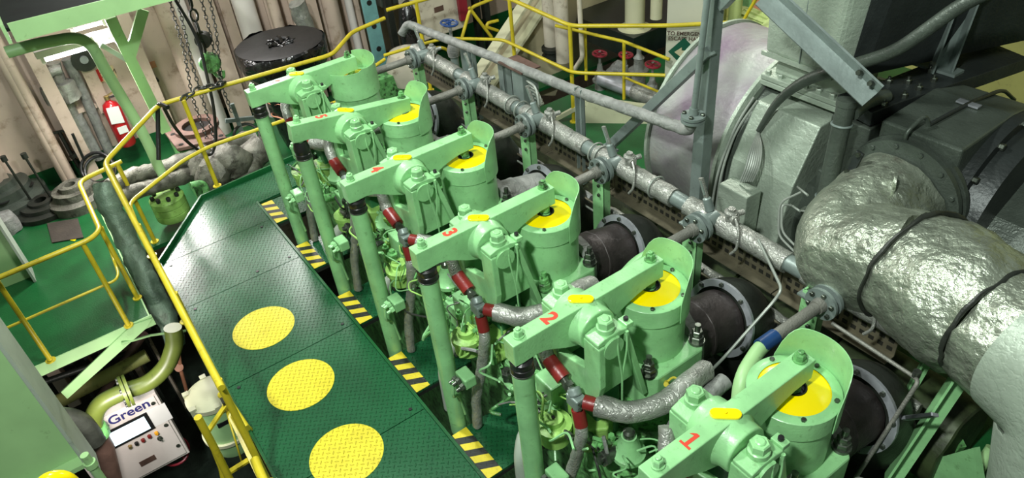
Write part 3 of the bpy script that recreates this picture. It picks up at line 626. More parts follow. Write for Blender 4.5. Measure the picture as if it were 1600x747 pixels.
    mb.tube([p, p + V((0.02, 0.04, 0.05)), p + V((0.10, 0.04, 0.02)), p + V((0.10, -0.04, -0.12))], 0.007, 6, bend=0.04)
    one('sensor_lead', mb, 'yellowcable', 'yellow sensor plug and wire at the cylinder cover, %s' % WH[c], 'wire', 'yellow sensor leads')

for c in range(6, 0, -1):
    rocker(c); rocker_stand(c); push_rod(c); valve(c); cover(c); exhaust(c); hose_set(c); clutter(c)
# ================================================================== EXHAUST SIDE: header, supports, cable tray, turbocharger
HY, HZ = 1.95, -0.45; PZ_ = -0.485
# long header pipe with lagging
t = thing('header_pipe', 'long silver lagged header pipe running the length of the engine', 'pipe', (2.3, HY, HZ - 0.08))
for i in range(6):
    mb = MB(); xa = -0.95 + i * 1.0 + 0.30; mb.tube([(xa, HY, PZ_), (xa + 0.86, HY, PZ_ - 0.005)], 0.074, 20, sub=0.03); mb.build('lagging', 'lag', t, lump=0.008, lscale=18)
mb = MB(); mb.tube([(-0.7, HY, PZ_), (5.0, HY, PZ_)], 0.058, 16); mb.build('pipe', 'greysteel', t)
for x in (1.15, 1.3, 1.45, 2.33, 2.40, 3.02):
    mb = MB(); mb.torus((x, HY, PZ_), (1, 0, 0), 0.084, 0.008); mb.build('strap', 'cable', t)
for c in range(6, 0, -1):
    x = 6 - c - 0.40
    t = thing('header_valve', 'flanged header connection with angled thermometer and small cock, %s' % WH[c], 'valve', (x, HY, HZ - 0.1), 'header connections')
    mb = MB(); mb.lathe([(0.05, 0), (0.05, 0.02), (0.105, 0.02), (0.105, 0.045), (0.04, 0.045)], (x, 1.765, HZ), (0, 1, 0), 28); mb.lathe([(0.105, 0), (0.105, 0.02)], (x, 1.735, HZ), (0, 1, 0), 28)
    mb.lathe([(0.055, 0), (0.055, 0.15)], (x, 1.80, HZ), (0, 1, 0), 18); fl = mb.build('flange', 'greysteel', t)
    for k in range(6):
        a = math.radians(60 * k + 20); mb = MB(); mb.hexn((x + 0.078 * math.cos(a), 1.735, HZ + 0.078 * math.sin(a)), (0, -1, 0), 0.015, 0.018); mb.build('flange_bolt', 'bolt', fl)
    mb = MB(); mb.lathe([(0.035, 0), (0.03, 0.09), (0.018, 0.10)], (x - 0.04, HY - 0.02, HZ + 0.05), (-0.35, -0.1, 1), 12); mb.build('pocket', 'greysteel', t)
    d = V((-0.35, -0.1, 1)).normalized(); p = V((x - 0.04, HY - 0.02, HZ + 0.05)) + d * 0.10
    mb = MB(); mb.beam(p, p + d * 0.15, 0.035, 0.02, (0, -1, 0)); th = mb.build('thermometer', 'lag', t, bevel=0.003)
    mb = MB(); mb.beam(p + d * 0.02 + V((0, -0.012, 0)), p + d * 0.13 + V((0, -0.012, 0)), 0.016, 0.004, (0, -1, 0)); mb.build('scale_glass', 'glass', th)
    q = V((x + 0.12, HY, HZ + 0.07))
    mb = MB(); mb.lathe([(0.03, -0.07), (0.03, 0.02), (0.045, 0.02), (0.045, 0.04), (0.025, 0.05), (0.025, 0.07)], q, (0.1, 0, 1), 14); mb.lathe([(0.035, 0), (0.035, 0.05), (0.02, 0.05), (0.02, 0.10)], q, (0.3, 0.8, 0.1), 12)
    mb.lathe([(0.02, 0), (0.03, 0.04), (0.03, 0.07)], q, (1, -0.3, 0.1), 12); mb.build('cock', 'lag', t)
    mb = MB(); mb.tube([q + V((0.06, -0.02, 0.02)), q + V((0.13, -0.06, -0.02)), q + V((0.16, -0.10, -0.14)), q + V((0.12, -0.11, -0.20))], 0.010, 8, bend=0.06); mb.build('vent_line', 'lag', t)
    # branch hose to the valve housing
    t = thing('branch_hose', 'weathered grey hose from header flange towards the valve housing, %s' % WH[c], 'hose', (x, 1.5, HZ), 'branch hoses')
    mb = MB(); mb.tube([(x, 1.74, HZ), (x, 1.32, HZ + 0.005)], 0.037, 16); mb.lathe([(0.050, 0), (0.045, 0.05)], (x, 1.74, HZ), (0, -1, 0), 16); mb.build('hose', 'flexhose', t)
    if c == 1:
        mb = MB(); mb.tube([(x, 1.33, HZ + 0.005), (x, 1.20, HZ + 0.006)], 0.045, 16); mb.build('blue_tape_wrap', 'bluetape', t)
    mb = MB(); mb.tube([(x, 1.33, HZ), (x, 1.20, HZ), (x + 0.08, 0.95, HZ + 0.0), (x + 0.16, 0.86, HZ - 0.24)], 0.042, 16, bend=0.1); mb.build('end_pipe', 'green' if c != 1 else 'palegreen', t)
    # green channel post
    t = thing('header_support_post', 'light green channel post under the header pipe, %s' % WH[c], 'post', (x - 0.12, 1.84, -2.2), 'header support posts')
    mb = MB(); mb.channel((x - 0.12, 1.84, -2.2), (x - 0.12, 1.84, HZ - 0.06), 0.13, 0.07, 0.012, (0, 1, 0)); mb.build('channel', 'green', t)
    mb = MB(); mb.cbox((x - 0.10, 1.88, HZ - 0.085), (0.20, 0.16, 0.012)); mb.build('saddle_plate', 'greysteel', t)
    for k in (0, 1):
        mb = MB(); mb.hexn((x - 0.10, 1.832, HZ - 0.22 - 0.09 * k), (0, -1, 0), 0.015, 0.016); mb.build('bolt', 'bolt', t)

# wrapped feed pipe above the header, rising to the flanged riser
mb = MB(); mb.tube([(-1.02, 1.98, -0.42), (-0.97, 2.05, -0.30), (-0.8, 2.1, -0.325), (0.55, 2.1, -0.22), (1.95, 2.1, -0.13), (3.0, 2.1, -0.02), (3.17, 2.1, 0.0), (3.20, 2.1, 0.10)], 0.045, 14, bend=0.08, sub=0.05)
one('wrapped_pipe', mb, 'laggrey', 'slender grey wrapped pipe running above and behind the header pipe', 'pipe', lump=0.006, lscale=20)
t = thing('riser_pipe', 'thin grey vertical riser pipe bolted to the end of the wrapped pipe', 'pipe', (3.2, 2.1, 0.1))
mb = MB(); mb.tube([(3.20, 2.1, 0.12), (3.255, 2.1, 1.1), (3.28, 2.1, 1.6)], 0.022, 12); mb.build('riser', 'greysteel', t)
mb = MB(); mb.lathe([(0.085, 0), (0.085, 0.018), (0.03, 0.018), (0.03, 0.028), (0.085, 0.028), (0.085, 0.046), (0.035, 0.05), (0.03, 0.10)], (3.20, 2.1, 0.09), (0, 0, 1), 24); fl = mb.build('flange', 'greysteel', t)
for k in range(4):
    a = math.radians(90 * k + 30); mb = MB(); mb.hexn((3.2 + 0.064 * math.cos(a), 2.1 + 0.064 * math.sin(a), 0.136), (0, 0, 1), 0.016, 0.018); mb.build('flange_bolt', 'bolt', fl)
# brackets carrying the wrapped pipe
for x, z1, lab in ((0.30, -0.25, 'short grey flat post under the wrapped pipe near the blue handwheel'), (1.98, -0.10, 'grey channel post reaching from header to wrapped pipe beside the junction box')):
    mb = MB(); mb.channel((x, 2.10, -1.0), (x, 2.10, z1 + 0.02), 0.08, 0.04, 0.008, (0, -1, 0)); one('pipe_bracket', mb, 'greysteel', lab, 'bracket')

# grey steel frame: column and braces
t = thing('steel_frame', 'grey steel column with diagonal braces in front of the silver drum', 'steel frame', (3.13, 2.3, -1.4))
mb = MB(); mb.beam((3.13, 2.30, -1.4), (3.13, 2.30, 2.0), 0.10, 0.10, (0, 1, 0)); mb.build('column', 'greysteel', t, bevel=0.006)
mb = MB(); mb.beam((2.16, 2.25, -0.62), (3.17, 2.25, 0.55), 0.075, 0.075, (0, 1, 0)); mb.build('brace', 'greysteel', t, bevel=0.005)
mb = MB(); mb.beam((3.17, 2.32, 0.84), (3.60, 2.32, 1.35), 0.08, 0.08, (0, 1, 0)); mb.build('brace', 'greysteel', t, bevel=0.005)
mb = MB(); mb.cbox((2.16, 2.22, -0.64), (0.16, 0.12, 0.02)); mb.build('base_plate', 'greysteel', t)
# overhead angle strut at upper right
t = thing('angle_strut', 'grey angle iron strut crossing in front of the funnel duct', 'strut', (4.0, 2.4, 0.4))
pa = PY(1205, -20, 2.25); pb = PY(1376, 140, 2.35)
mb = MB(); mb.angle(pa, pb, 0.115, 0.012, (0.3, -0.5, -0.6)); mb.build('angle_iron', 'greysteel', t)
for k in (0.06, 0.16):
    p = pb.lerp(pa, k); mb = MB(); mb.hexn(p, (0, -1, 0.3), 0.018, 0.05); mb.build('bolt', 'bolt', t)

# junction box cluster behind the header
t = thing('junction_box', 'grey steel terminal box with thin lines bent from it above the header', 'junction box', (0.85, 2.12, -0.75))
for dx in (-0.20, -0.07, 0.05):
    mb = MB(); mb.channel((0.95 + dx, 2.12, -0.78), (0.95 + dx, 2.12, -0.22), 0.085, 0.05, 0.008, (0, 1, 0)); mb.build('mounting_channel', 'greysteel', t)
mb = MB(); mb.box((1.02, 2.06, -0.75), (1.19, 2.24, -0.20)); mb.build('box', 'greysteel', t, bevel=0.006)
mb = MB(); mb.box((0.84, 2.04, -0.20), (1.21, 2.26, -0.185)); mb.build('lid', 'rust', t)
for k in range(5):
    mb = MB(); x = 1.20; mb.tube([(x, 2.10 + 0.02 * k, -0.28 - 0.05 * k), (x + 0.17, 2.08 + 0.02 * k, -0.27 - 0.05 * k), (x + 0.24, 2.05, -0.42), (x + 0.26 - 0.02 * k, 2.0, -0.62 + 0.03 * k)], 0.011, 8, bend=0.08); mb.build('bent_line', 'cable', t)

# perforated cable tray hanging under the header
t = thing('cable_tray', 'perforated galvanised cable tray hung below the header pipe', 'cable tray', (2.2, 2.0, -0.95))
for i in range(7):
    mb = MB(); xa = -1.0 + i * 0.85; mb.box((xa, 2.09, -0.86), (xa + 0.84, 2.10, -0.64)); mb.box((xa, 2.0, -0.868), (xa + 0.84, 2.10, -0.86)); pl = mb.build('tray_panel', 'tray', t)
    mb = MB()
    for k in range(13):
        for r_ in range(3):
            mb.box((xa + 0.04 + k * 0.062, 2.086, -0.83 + r_ * 0.065), (xa + 0.075 + k * 0.062, 2.0895, -0.80 + r_ * 0.065))
    mb.build('punched_holes', 'holes', pl, kind='stuff')
# secondary lagged pipes lower
for (y, z, r, m_, lab, xa, xb) in ((2.02, -1.05, 0.045, 'lag', 'silver wrapped condensate pipe under the cable tray towards the camera', 2.35, 5.2), (2.0, -1.02, 0.04, 'laggrey', 'grey wrapped condensate pipe under the cable tray by the blue tread plate', -0.7, 2.2)):
    mb = MB(); mb.tube([(xa, y - 0.12, z), (xa + 0.1, y, z), (xb, y, z - 0.02)], r, 14, bend=0.06, sub=0.04); one('condensate_pipe', mb, m_, lab, 'pipe', lump=0.008, lscale=15)
for k, (y, z, r) in enumerate(((1.93, -0.98, 0.010), (1.90, -1.03, 0.010), (2.12, -1.12, 0.016), (2.15, -1.17, 0.016), (2.18, -1.21, 0.02))):
    mb = MB(); mb.tube([(-0.6 + 0.2 * k, y, z), (5.1, y, z - 0.02)], r, 8); one('conduit', mb, 'cable' if k % 2 else 'tray', ('thin bare conduit next to the wrapped condensate pipe', 'pale thin conduit nearest the green posts below the tray', 'brownish conduit directly below the cable tray edge', 'pale conduit between two brownish ones below the tray', 'thickest brownish conduit lowest below the cable tray')[k], 'conduit', 'conduits below the cable tray')
# exhaust receiver
t = thing('exhaust_receiver', 'grimy olive insulated exhaust receiver lying below the branch pipes', 'exhaust receiver', (2.5, 2.45, -2.0))
for i in range(7):
    mb = MB(); xa = -0.9 + i * 0.9; mb.lathe([(0.30, 0), (0.32, 0.01), (0.32, 0.88), (0.30, 0.89)], (xa, 2.35, -1.50), (1, 0, 0), 36); mb.build('insulation_panel', 'olive_dirty', t, lump=0.01, lscale=8)
# blue-grey tread plate
mb = MB(); mb.box((-0.9, 2.42, -1.20), (1.35, 2.78, -1.185)); one('tread_plate', mb, 'treadblue', 'blue grey chequer plate beyond the header pipe', 'plate')
mb = MB(); mb.beam((-0.9, 2.41, -1.2), (1.35, 2.41, -1.2), 0.02, 0.06); one('plate_edge_angle', mb, 'greysteel', 'steel angle edging the blue grey chequer plate', 'edge trim')

# ------------------------------------------------------------------ turbocharger
DY, DZ, DR = 3.42, -0.72, 0.86
t = thing('turbocharger_drum', 'big silver painted drum casing with mauve shadow tones behind the steel column', 'turbocharger', (2.6, DY, -1.7))
mb = MB(); mb.lathe([(DR - 0.06, 0), (DR - 0.02, 0.02), (DR, 0.06), (DR, 0.80), (DR - 0.02, 0.81)], (2.28, DY, DZ), (1, 0, 0), 96); mb.build('drum', 'drumsilver', t, lump=0.004, lscale=5)
mb = MB(); mb.lathe([(DR + 0.015, 0), (DR + 0.015, 0.03)], (2.27, DY, DZ), (1, 0, 0), 96); mb.build('rim', 'silver', t)
mb = MB(); mb.lathe([(DR - 0.05, 0.0), (DR - 0.05, 0.16)], (3.05, DY, DZ), (1, 0, 0), 96); mb.build('groove', 'slate', t)
mb = MB(); mb.lathe([(DR + 0.0, 0.0), (DR + 0.04, 0.02), (DR + 0.04, 0.05), (DR, 0.07)], (3.02, DY, DZ), (1, 0, 0), 96); mb.build('flange_ring', 'silver', t)
# boxed casing
t = thing('turbine_casing', 'flat sided silver turbine casing beside the big silver drum', 'turbocharger', (3.45, 3.1, -1.8))
xa, xb = 3.16, 3.72
mb = MB(); P_ = [(2.55, -2.0), (2.52, -1.0), (2.56, -0.72), (2.62, -0.45), (2.83, -0.04), (3.2, -0.02), (3.4, -2.0)]
mb.prism(P_, 'x', xa, xb); mb.build('casing', 'silver', t, bevel=0.012, lump=0.0)
mb = MB(); mb.prism([(3.0, -2.0), (2.98, -0.5), (3.1, 0.0), (3.5, 0.05), (3.6, -2.0)], 'x', 3.1, 4.0); mb.build('inner_casing', 'silver', t)
mb = MB(); mb.prism([(2.70, -1.9), (2.70, -0.75), (2.80, -0.50), (3.1, -0.40), (3.1, -1.9)], 'x', xb, xb + 0.12); mb.build('end_flange', 'slate', t)
# outlet flange and neck
t = thing('funnel_duct', 'large silver insulated exhaust duct rising above the turbine casing', 'duct', (3.45, 3.4, 0.05))
mb = MB(); mb.box((3.08, 2.95, 0.03), (3.83, 3.45, 0.07)); mb.box((3.08, 2.95, 0.075), (3.83, 3.45, 0.115)); mb.build('flange', 'silver', t, bevel=0.006)
for k in range(7):
    mb = MB(); mb.hexn((3.12 + k * 0.11, 2.985, 0.115), (0, 0, 1), 0.022, 0.03); mb.build('flange_bolt', 'silver', t)
for k in range(5):
    mb = MB(); mb.hexn((3.80, 3.02 + k * 0.09, 0.115), (0, 0, 1), 0.022, 0.03); mb.build('flange_bolt', 'silver', t)
mb = MB(); mb.hexa([(3.14, 3.03, 0.115), (3.74, 3.03, 0.115), (3.74, 3.4, 0.115), (3.14, 3.4, 0.115), (3.16, 3.06, 0.42), (3.74, 3.06, 0.42), (3.74, 3.4, 0.42), (3.16, 3.4, 0.42)]); mb.build('neck', 'silver', t, bevel=0.01)
mb = MB(); mb.lathe([(0.05, 0), (0.05, 0.02), (0.025, 0.02), (0.025, 0.05)], (3.45, 3.05, 0.22), (0, -1, 0), 20); mb.build('inspection_plug', 'silver', t)
mb = MB()
lo = [(3.09, 2.95, 0.29), (3.66, 2.93, 0.29), (3.80, 3.10, 0.29), (4.35, 4.6, 0.29), (3.09, 4.6, 0.29)]
hi = [(3.02, 2.90, 2.4), (3.86, 2.80, 2.4), (4.10, 3.05, 2.4), (4.65, 4.6, 2.4), (3.0, 4.6, 2.4)]
n_ = 5; mb.add(lo + hi, [tuple(range(5))[::-1], tuple(range(5, 10))] + [(i, (i + 1) % 5, 5 + (i + 1) % 5, 5 + i) for i in range(5)]); mb.build('duct_cladding', 'silver', t, bevel=0.03)
mb = MB(); q_ = V((0.006, -0.003, 0)); mb.poly3([V(lo[2]) + q_, V(lo[3]) + q_, V(hi[3]) + q_, V(hi[2]) + q_], (0.006, -0.003, 0)); mb.poly3([V(lo[1]).lerp(V(lo[2]), 0.5) + q_, V(lo[2]) + q_, V(hi[2]) + q_, V(hi[1]).lerp(V(hi[2]), 0.5) + q_], (0.004, -0.004, 0)); mb.build('shaded_side_panel', 'darkslate', t)  # added panel: dark paint and the shade of this side put into its colour
mb = MB(); mb.beam((3.40, 2.935, 0.30), (3.44, 2.85, 2.4), 0.006, 0.008, (0, -1, 0)); mb.build('cladding_seam', 'greysteel', t)
mb = MB(); mb.beam((3.07, 2.945, 0.285), (3.68, 2.925, 0.285), 0.02, 0.03); mb.build('cladding_lip', 'silver', t)
# cable bunch: big hose arching over the flange then splaying to the casing box
t = thing('cable_conduit', 'grey conduit arching over the turbine flange and splaying into thin lines', 'conduit', (3.4, 2.7, -0.5))
arch = [PY(1165, 292, 2.56), PY(1185, 205, 2.72), PY(1215, 155, 2.80), PY(1262, 122, 2.85), PY(1330, 103, 2.85), PY(1400, 80, 2.9), PY(1450, 45, 2.95), PY(1500, 8, 3.0), PY(1560, -20, 3.05)]
mb = MB(); mb.tube(arch[1:], 0.030, 14, bend=0.25, seg=6, rr=lambda u: 0.020 + 0.022 * min(1, u * 3)); mb.build('conduit', 'slate', t)
for k in range(7):
    dx = (k - 3)
    mb = MB(); mb.tube([arch[1] + V((0, 0, 0)), PY(1182 + dx * 3.0, 232, 2.60), PY(1176 + dx * 3.5, 262, 2.52), PY(1166 + dx * 3.2, 284, 2.47)], 0.007, 6, bend=0.08); mb.build('splayed_line', 'cable', t)
for k in range(2):
    mb = MB(); mb.tube([PY(1178 + 6 * k, 152 + 5 * k, 2.83), PY(1150, 195 + 8 * k, 2.70), PY(1120 + 6 * k, 270, 2.52), PY(1108 + 8 * k, 350, 2.45)], 0.010, 8, bend=0.3); mb.build('side_line', 'cable', t)
a_ = PY(1143, 275, 2.50); b_ = PY(1190, 280, 2.50)
mb = MB(); mb.box((a_.x, 2.36, -1.25), (b_.x, 2.52, -0.52)); one('sensor_box', mb, 'silver', 'tall grey sensor box with lines entering its top on the turbine casing', 'sensor box', bevel=0.008)
# thin lines coming down at right to the gauge cluster
t = thing('gauge_line_cluster', 'bundle of thin bent instrument lines with fittings dropping to the header', 'instrument lines', (4.2, 2.3, -0.5))
base_ = PY(1262, 335, 2.35)
for k in range(6):
    mb = MB(); c_ = base_ + V((0.05 * (k % 3), 0.02 * k, -0.03 * k)); mb.lathe([(0.02, -0.03), (0.02, 0.03), (0.03, 0.03), (0.03, 0.05)], c_, (-0.5, -0.2, 0.6), 6, True, False); mb.build('fitting', 'bolt', t)
for k, L_ in enumerate(([(1252, 300), (1218, 316), (1216, 368), (1250, 402), (1262, 440)], [(1240, 322), (1222, 318), (1221, 362), (1256, 398), (1268, 445)], [(1248, 330), (1262, 330), (1278, 372), (1272, 405), (1272, 450)],
                        [(1262, 345), (1248, 352), (1252, 380), (1268, 420), (1278, 452)], [(1246, 292), (1262, 305)], [(1235, 320), (1250, 330)], [(1272, 350), (1300, 372), (1298, 395), (1285, 440)])):
    mb = MB(); mb.tube([PY(u, v, 2.3 - 0.06 * i) for i, (u, v) in enumerate(L_)], 0.008, 8, bend=0.06); mb.build('line', 'cable', t)
# grey standpipe
t = thing('standpipe', 'dark grey standpipe with clamp between turbine casing and foil elbow', 'pipe', (4.1, 2.6, -1.0))
pa, pb = PY(1322, 165, 2.62), PY(1272, 385, 2.50)
mb = MB(); mb.tube([pa, pb], 0.058, 18); mb.lathe([(0.064, 0), (0.064, 0.04)], pa, pa - pb, 18); mb.build('pipe', 'slate', t)
mb = MB(); mb.lathe([(0.11, 0), (0.11, 0.02), (0.06, 0.02), (0.06, 0.03), (0.11, 0.03), (0.11, 0.05)], pb, pa - pb, 24); fl = mb.build('flange', 'slate', t)
for f_ in (0.12, 0.62):
    p = pa.lerp(pb, f_); mb = MB(); mb.torus(p, pa - pb, 0.062, 0.008); mb.build('clamp', 'greysteel', t)
mb = MB(); mb.tube([PY(1332, 178, 2.66), PY(1352, 160, 2.8), PY(1385, 150, 3.0)], 0.045, 14, bend=0.1); mb.build('branch', 'slate', t)
# dark linkage lever
t = thing('link_lever', 'dark jointed link lever beside the standpipe', 'lever', PY(1325, 280, 2.45))
mb = MB(); mb.beam(PY(1345, 238, 2.48), PY(1325, 275, 2.45), 0.05, 0.03, (0, -1, 0)); mb.build('upper_link', 'darkslate', t, bevel=0.006)
mb = MB(); mb.beam(PY(1325, 275, 2.42), PY(1290, 305, 2.40), 0.02, 0.03, (0, -1, 0)); mb.build('lower_link', 'darkslate', t, bevel=0.004)
for (u, v) in ((1342, 241), (1325, 267)):
    mb = MB(); mb.lathe([(0.015, 0), (0.015, 0.02)], PY(u, v, 2.43), (0, -1, 0), 10); mb.build('pin', 'bolt', t)

# compressor side: slate box, top bracket plate, ring and foil elbow
t = thing('compressor_housing', 'big slate grey box housing behind the foil covered elbow', 'turbocharger', (4.6, 3.4, -1.6))
x0, x1, yf, ztop, zb = 4.16, 4.68, 2.78, 0.205, -1.2
top = [(x0, yf), (x1, yf)] + [(x1 + 0.50 * (1 - math.cos(math.radians(a))) * 0.6, yf + 1.1 * math.sin(math.radians(a))) for a in (30, 60, 90)]
mb = MB()
mb.prism([(yf, zb), (yf, ztop), (3.35, ztop + 0.02), (3.60, ztop - 0.02), (3.85, ztop - 0.14), (4.02, ztop - 0.40), (4.05, zb)], 'x', x0, x1)
mb.build('housing', 'slate', t, bevel=0.015)
# circular volute on its right side
mb = MB(); mb.lathe([(0.70, 0), (0.70, 0.07), (0.64, 0.075), (0.62, 0.20)], (x1, 3.35, -0.48), (1, 0, 0), 64); mb.build('side_flange', 'darkslate', t)
for k in range(16):
    a = 2 * math.pi * k / 16; mb = MB(); mb.hexn((x1 + 0.07, 3.35 + 0.665 * math.cos(a), -0.48 + 0.665 * math.sin(a)), (1, 0, 0), 0.022, 0.03); mb.build('flange_bolt', 'bolt', t)
mb = MB(); mb.prism([(2.85, -1.0), (2.80, -0.55), (3.05, -0.30), (3.5, -0.05), (3.9, -0.2), (3.9, -1.0)], 'x', x1 + 0.08, x1 + 1.1); mb.build('volute', 'slate', t, bevel=0.04)
mb = MB(); mb.tube([PY(1462, 160, 2.9), PY(1500, 138, 3.1), PY(1545, 98, 3.3)], 0.014, 8); 
mb = MB(); mb.tube([(4.36, 2.76, 0.10), (4.36, 2.70, 0.22), (4.38, 2.86, 0.30), (4.40, 2.90, 0.20)], 0.014, 10, bend=0.1); mb.build('lifting_eye', 'slate', t)
mb = MB(); mb.tube([(4.40, 2.90, 0.222), (4.43, 3.30, 0.235), (4.44, 3.7, 0.19), (4.44, 3.95, 0.02)], 0.013, 8, bend=0.1); mb.build('thin_line', 'darkslate', t)
mb = MB(); mb.cbox((4.43, 3.28, 0.235), (0.14, 0.05, 0.012)); mb.build('line_clip', 'ring', t)
# bracket plate behind
t = thing('bracket_plate', 'dark bolted bracket plate carrying an upright bracket beside the duct', 'bracket', (4.0, 3.2, 0.1))
pts = [(3.78, 2.86), (4.08, 2.80), (4.11, 3.0), (4.35, 4.2), (4.0, 4.3), (3.86, 3.2)]
mb = MB(); mb.poly3([(x, y, 0.22) for x, y in pts], (0, 0, -0.10)); mb.build('plate', 'darkslate', t, bevel=0.005)
mb = MB(); mb.box((3.80, 2.80, -0.30), (4.09, 2.95, 0.10)); mb.box((3.80, 2.76, -0.75), (4.10, 2.9, -0.32)); mb.build('bracket_foot', 'slate', t, bevel=0.01)
for (u, v) in ((1347, 148), (1388, 130), (1418, 130), (1435, 140), (1412, 152), (1458, 127), (1452, 113), (1380, 165)):
    p = PZ(u, v, 0.22); mb = MB(); mb.hexn(p, (0, 0, 1), 0.022, 0.03); mb.lathe([(0.010, 0), (0.010, 0.05)], p, (0, 0, 1), 8); mb.build('bolt', 'bolt', t)
pb = PZ(1465, 108, 0.22)
mb = MB(); mb.channel(pb, pb + V((0.02, 0.05, 0.55)), 0.13, 0.10, 0.012, (1, -1, 0)); mb.build('upright_channel', 'greysteel', t)
mb = MB(); mb.cbox(pb + V((0, 0, 0.012)), (0.30, 0.12, 0.02)); mb.build('foot_plate', 'greysteel', t)
mb = MB(); mb.cbox(pb + V((0.02, 0.03, 0.55)), (0.26, 0.10, 0.02)); mb.build('head_plate', 'greysteel', t)
for dx in (-0.1, 0.1):
    mb = MB(); mb.hexn(pb + V((dx + 0.02, 0.02, 0.56)), (0, 0, 1), 0.022, 0.03); mb.build('bolt', 'ring', t)

# ring and foil elbow
ex, ez = 4.42, -0.22
t = thing('foil_elbow', 'huge elbow wrapped in creased silver foil at right', 'elbow pipe', (4.9, 2.3, -1.0))
mb = MB(); mb.lathe([(0.40, 0), (0.40, 0.035), (0.33, 0.04), (0.33, 0.06), (0.39, 0.06), (0.39, 0.10), (0.30, 0.12)], (ex, 2.79, ez), (0, -1, 0), 56); fl = mb.build('ring_flange', 'slate', t)
for k in range(14):
    a = 2 * math.pi * k / 14; mb = MB(); mb.hexn((ex + 0.36 * math.cos(a), 2.69, ez + 0.36 * math.sin(a)), (0, -1, 0), 0.017, 0.02); mb.build('flange_bolt', 'slate', fl)
A0 = V((ex, 2.70, ez)); A1 = V((ex - 0.02, 2.30, ez - 0.12)); A2 = PY(1425, 415, 2.12); A3 = PY(1556, 508, 1.98)
mb = MB(); mb.tube([A0, V((ex - 0.01, 2.38, ez - 0.06)), V((ex + 0.03, 2.12, ez - 0.12)), A2.lerp(A3, 0.05)], 0.325, 40, bend=0.30, seg=9, sub=0.04); mb.build('upper_wrap', 'foil', t, lump=0.022, lscale=6)
mb = MB(); mb.tube([A2.lerp(A3, 0.02), A2.lerp(A3, 0.5), A3], 0.36, 44, sub=0.035, rr=lambda u: 0.345 + 0.035 * math.sin(math.pi * u)); mb.build('middle_wrap', 'foil', t, lump=0.032, lscale=6)
d_ = (A3 - A2).normalized()
mb = MB(); mb.torus(A2.lerp(A3, 0.03), d_, 0.358, 0.014, 48); mb.build('seam_cord', 'dark', t, lump=0.026, lscale=6)
mb = MB(); mb.lathe([(0.33, 0), (0.34, 0.02), (0.34, 0.20), (0.33, 0.22)], A3, d_, 44); mb.build('end_wrap', 'foil', t, lump=0.03, lscale=9)
mb = MB(); mb.torus(A3 + d_ * 0.01, d_, 0.345, 0.012, 48); mb.build('seam_cord', 'dark', t, lump=0.026, lscale=6)
p = V((ex + 0.10, 2.40, ez + 0.30)); mb = MB(); mb.lathe([(0.055, -0.008), (0.055, 0.008)], p, (1, 0.6, 0.1), 18); mb.lathe([(0.022, -0.010), (0.022, 0.010)], p, (1, 0.6, 0.1), 12); mb.beam(p - V((0, 0, 0.10)), p, 0.016, 0.09, (0.6, -1, 0)); mb.build('lifting_lug', 'foil', t)
# painted duct continuing down
t = thing('air_duct', 'pale grey painted air duct curving down below the foil elbow', 'duct', (5.7, 2.1, -2.4))
B0 = A3 + d_ * 0.20
mb = MB(); mb.tube([B0, B0 + d_ * 0.35, B0 + V((0.62, -0.05, -0.9)), B0 + V((0.65, -0.05, -1.8))], 0.40, 44, bend=0.55, seg=10, rr=lambda u: 0.36 + 0.22 * u); mb.build('duct', 'silver', t)
# valve and pipe stubs at right below the flange, thin oblique rods and green stays
t = thing('drain_rod', 'long thin drain pipe bent round below the foil elbow', 'pipe', PY(1290, 700, 1.6))
mb = MB(); mb.tube([PY(1300, 505, 1.75), PY(1430, 590, 1.75), PY(1435, 597, 1.7), PY(1338, 745, 1.45), PY(1320, 775, 1.4)], 0.012, 10, bend=0.05); mb.build('pipe', 'flexhose', t)
mb = MB(); mb.lathe([(0.022, 0), (0.022, 0.04)], PY(1431, 588, 1.75), (0, 0, 1), 10); mb.build('union', 'bolt', t)
mb = MB(); mb.tube([PY(1185, 375, 1.9), PY(1222, 452, 1.7), PY(1210, 470, 1.65), PY(1130, 560, 1.3), PY(1110, 580, 1.25)], 0.010, 8, bend=0.05); one('sensing_line', mb, 'cable', 'pale thin sensing line slanting across the second exhaust flange', 'pipe')
mb = MB(); mb.angle(PY(1500, 590, 2.1), PY(1395, 747, 1.8), 0.10, 0.014, (0.4, -0.7, 0.4)); one('green_stay', mb, 'green', 'bright green angle stay leaning below the foil elbow', 'stay')
mb = MB(); mb.angle(PY(1505, 640, 2.3), PY(1480, 760, 2.0), 0.12, 0.014, (0.4, -0.7, 0.4)); 
mb = MB(); mb.angle(PY(1450, 562, 2.3), PY(1405, 640, 2.25), 0.06, 0.012, (0.4, -0.7, 0.4)); one('green_stay', mb, 'green', 'short green stay just under the foil wrap seam', 'stay')
mb = MB(); mb.tube([PY(1550, 700, 2.3), PY(1520, 747, 2.2), PY(1500, 790, 2.15)], 0.035, 12); one('drain_pipe', mb, 'palegreen', 'pale pipe stub at the lower right beside the green stay', 'pipe')
t = thing('thermometer', 'framed thermometer lying sideways below the elbow', 'thermometer', PY(1440, 652, 1.7))
mb = MB(); mb.beam(PY(1412, 654, 1.7), PY(1462, 648, 1.7), 0.02, 0.045, (0, -0.6, 0.8)); mb.build('frame', 'ring', t, bevel=0.003)
mb = MB(); mb.beam(PY(1417, 653, 1.685), PY(1456, 648, 1.685), 0.02, 0.022, (0, -0.6, 0.8)); mb.build('glass', 'darkslate', t)
mb = MB(); mb.tube([PY(1412, 654, 1.7), PY(1396, 656, 1.75)], 0.012, 8); mb.build('stem', 'bolt', t)
t = thing('green_foundation', 'green bracket plates in the dark below the elbow', 'bracket', PY(1440, 700, 2.2))
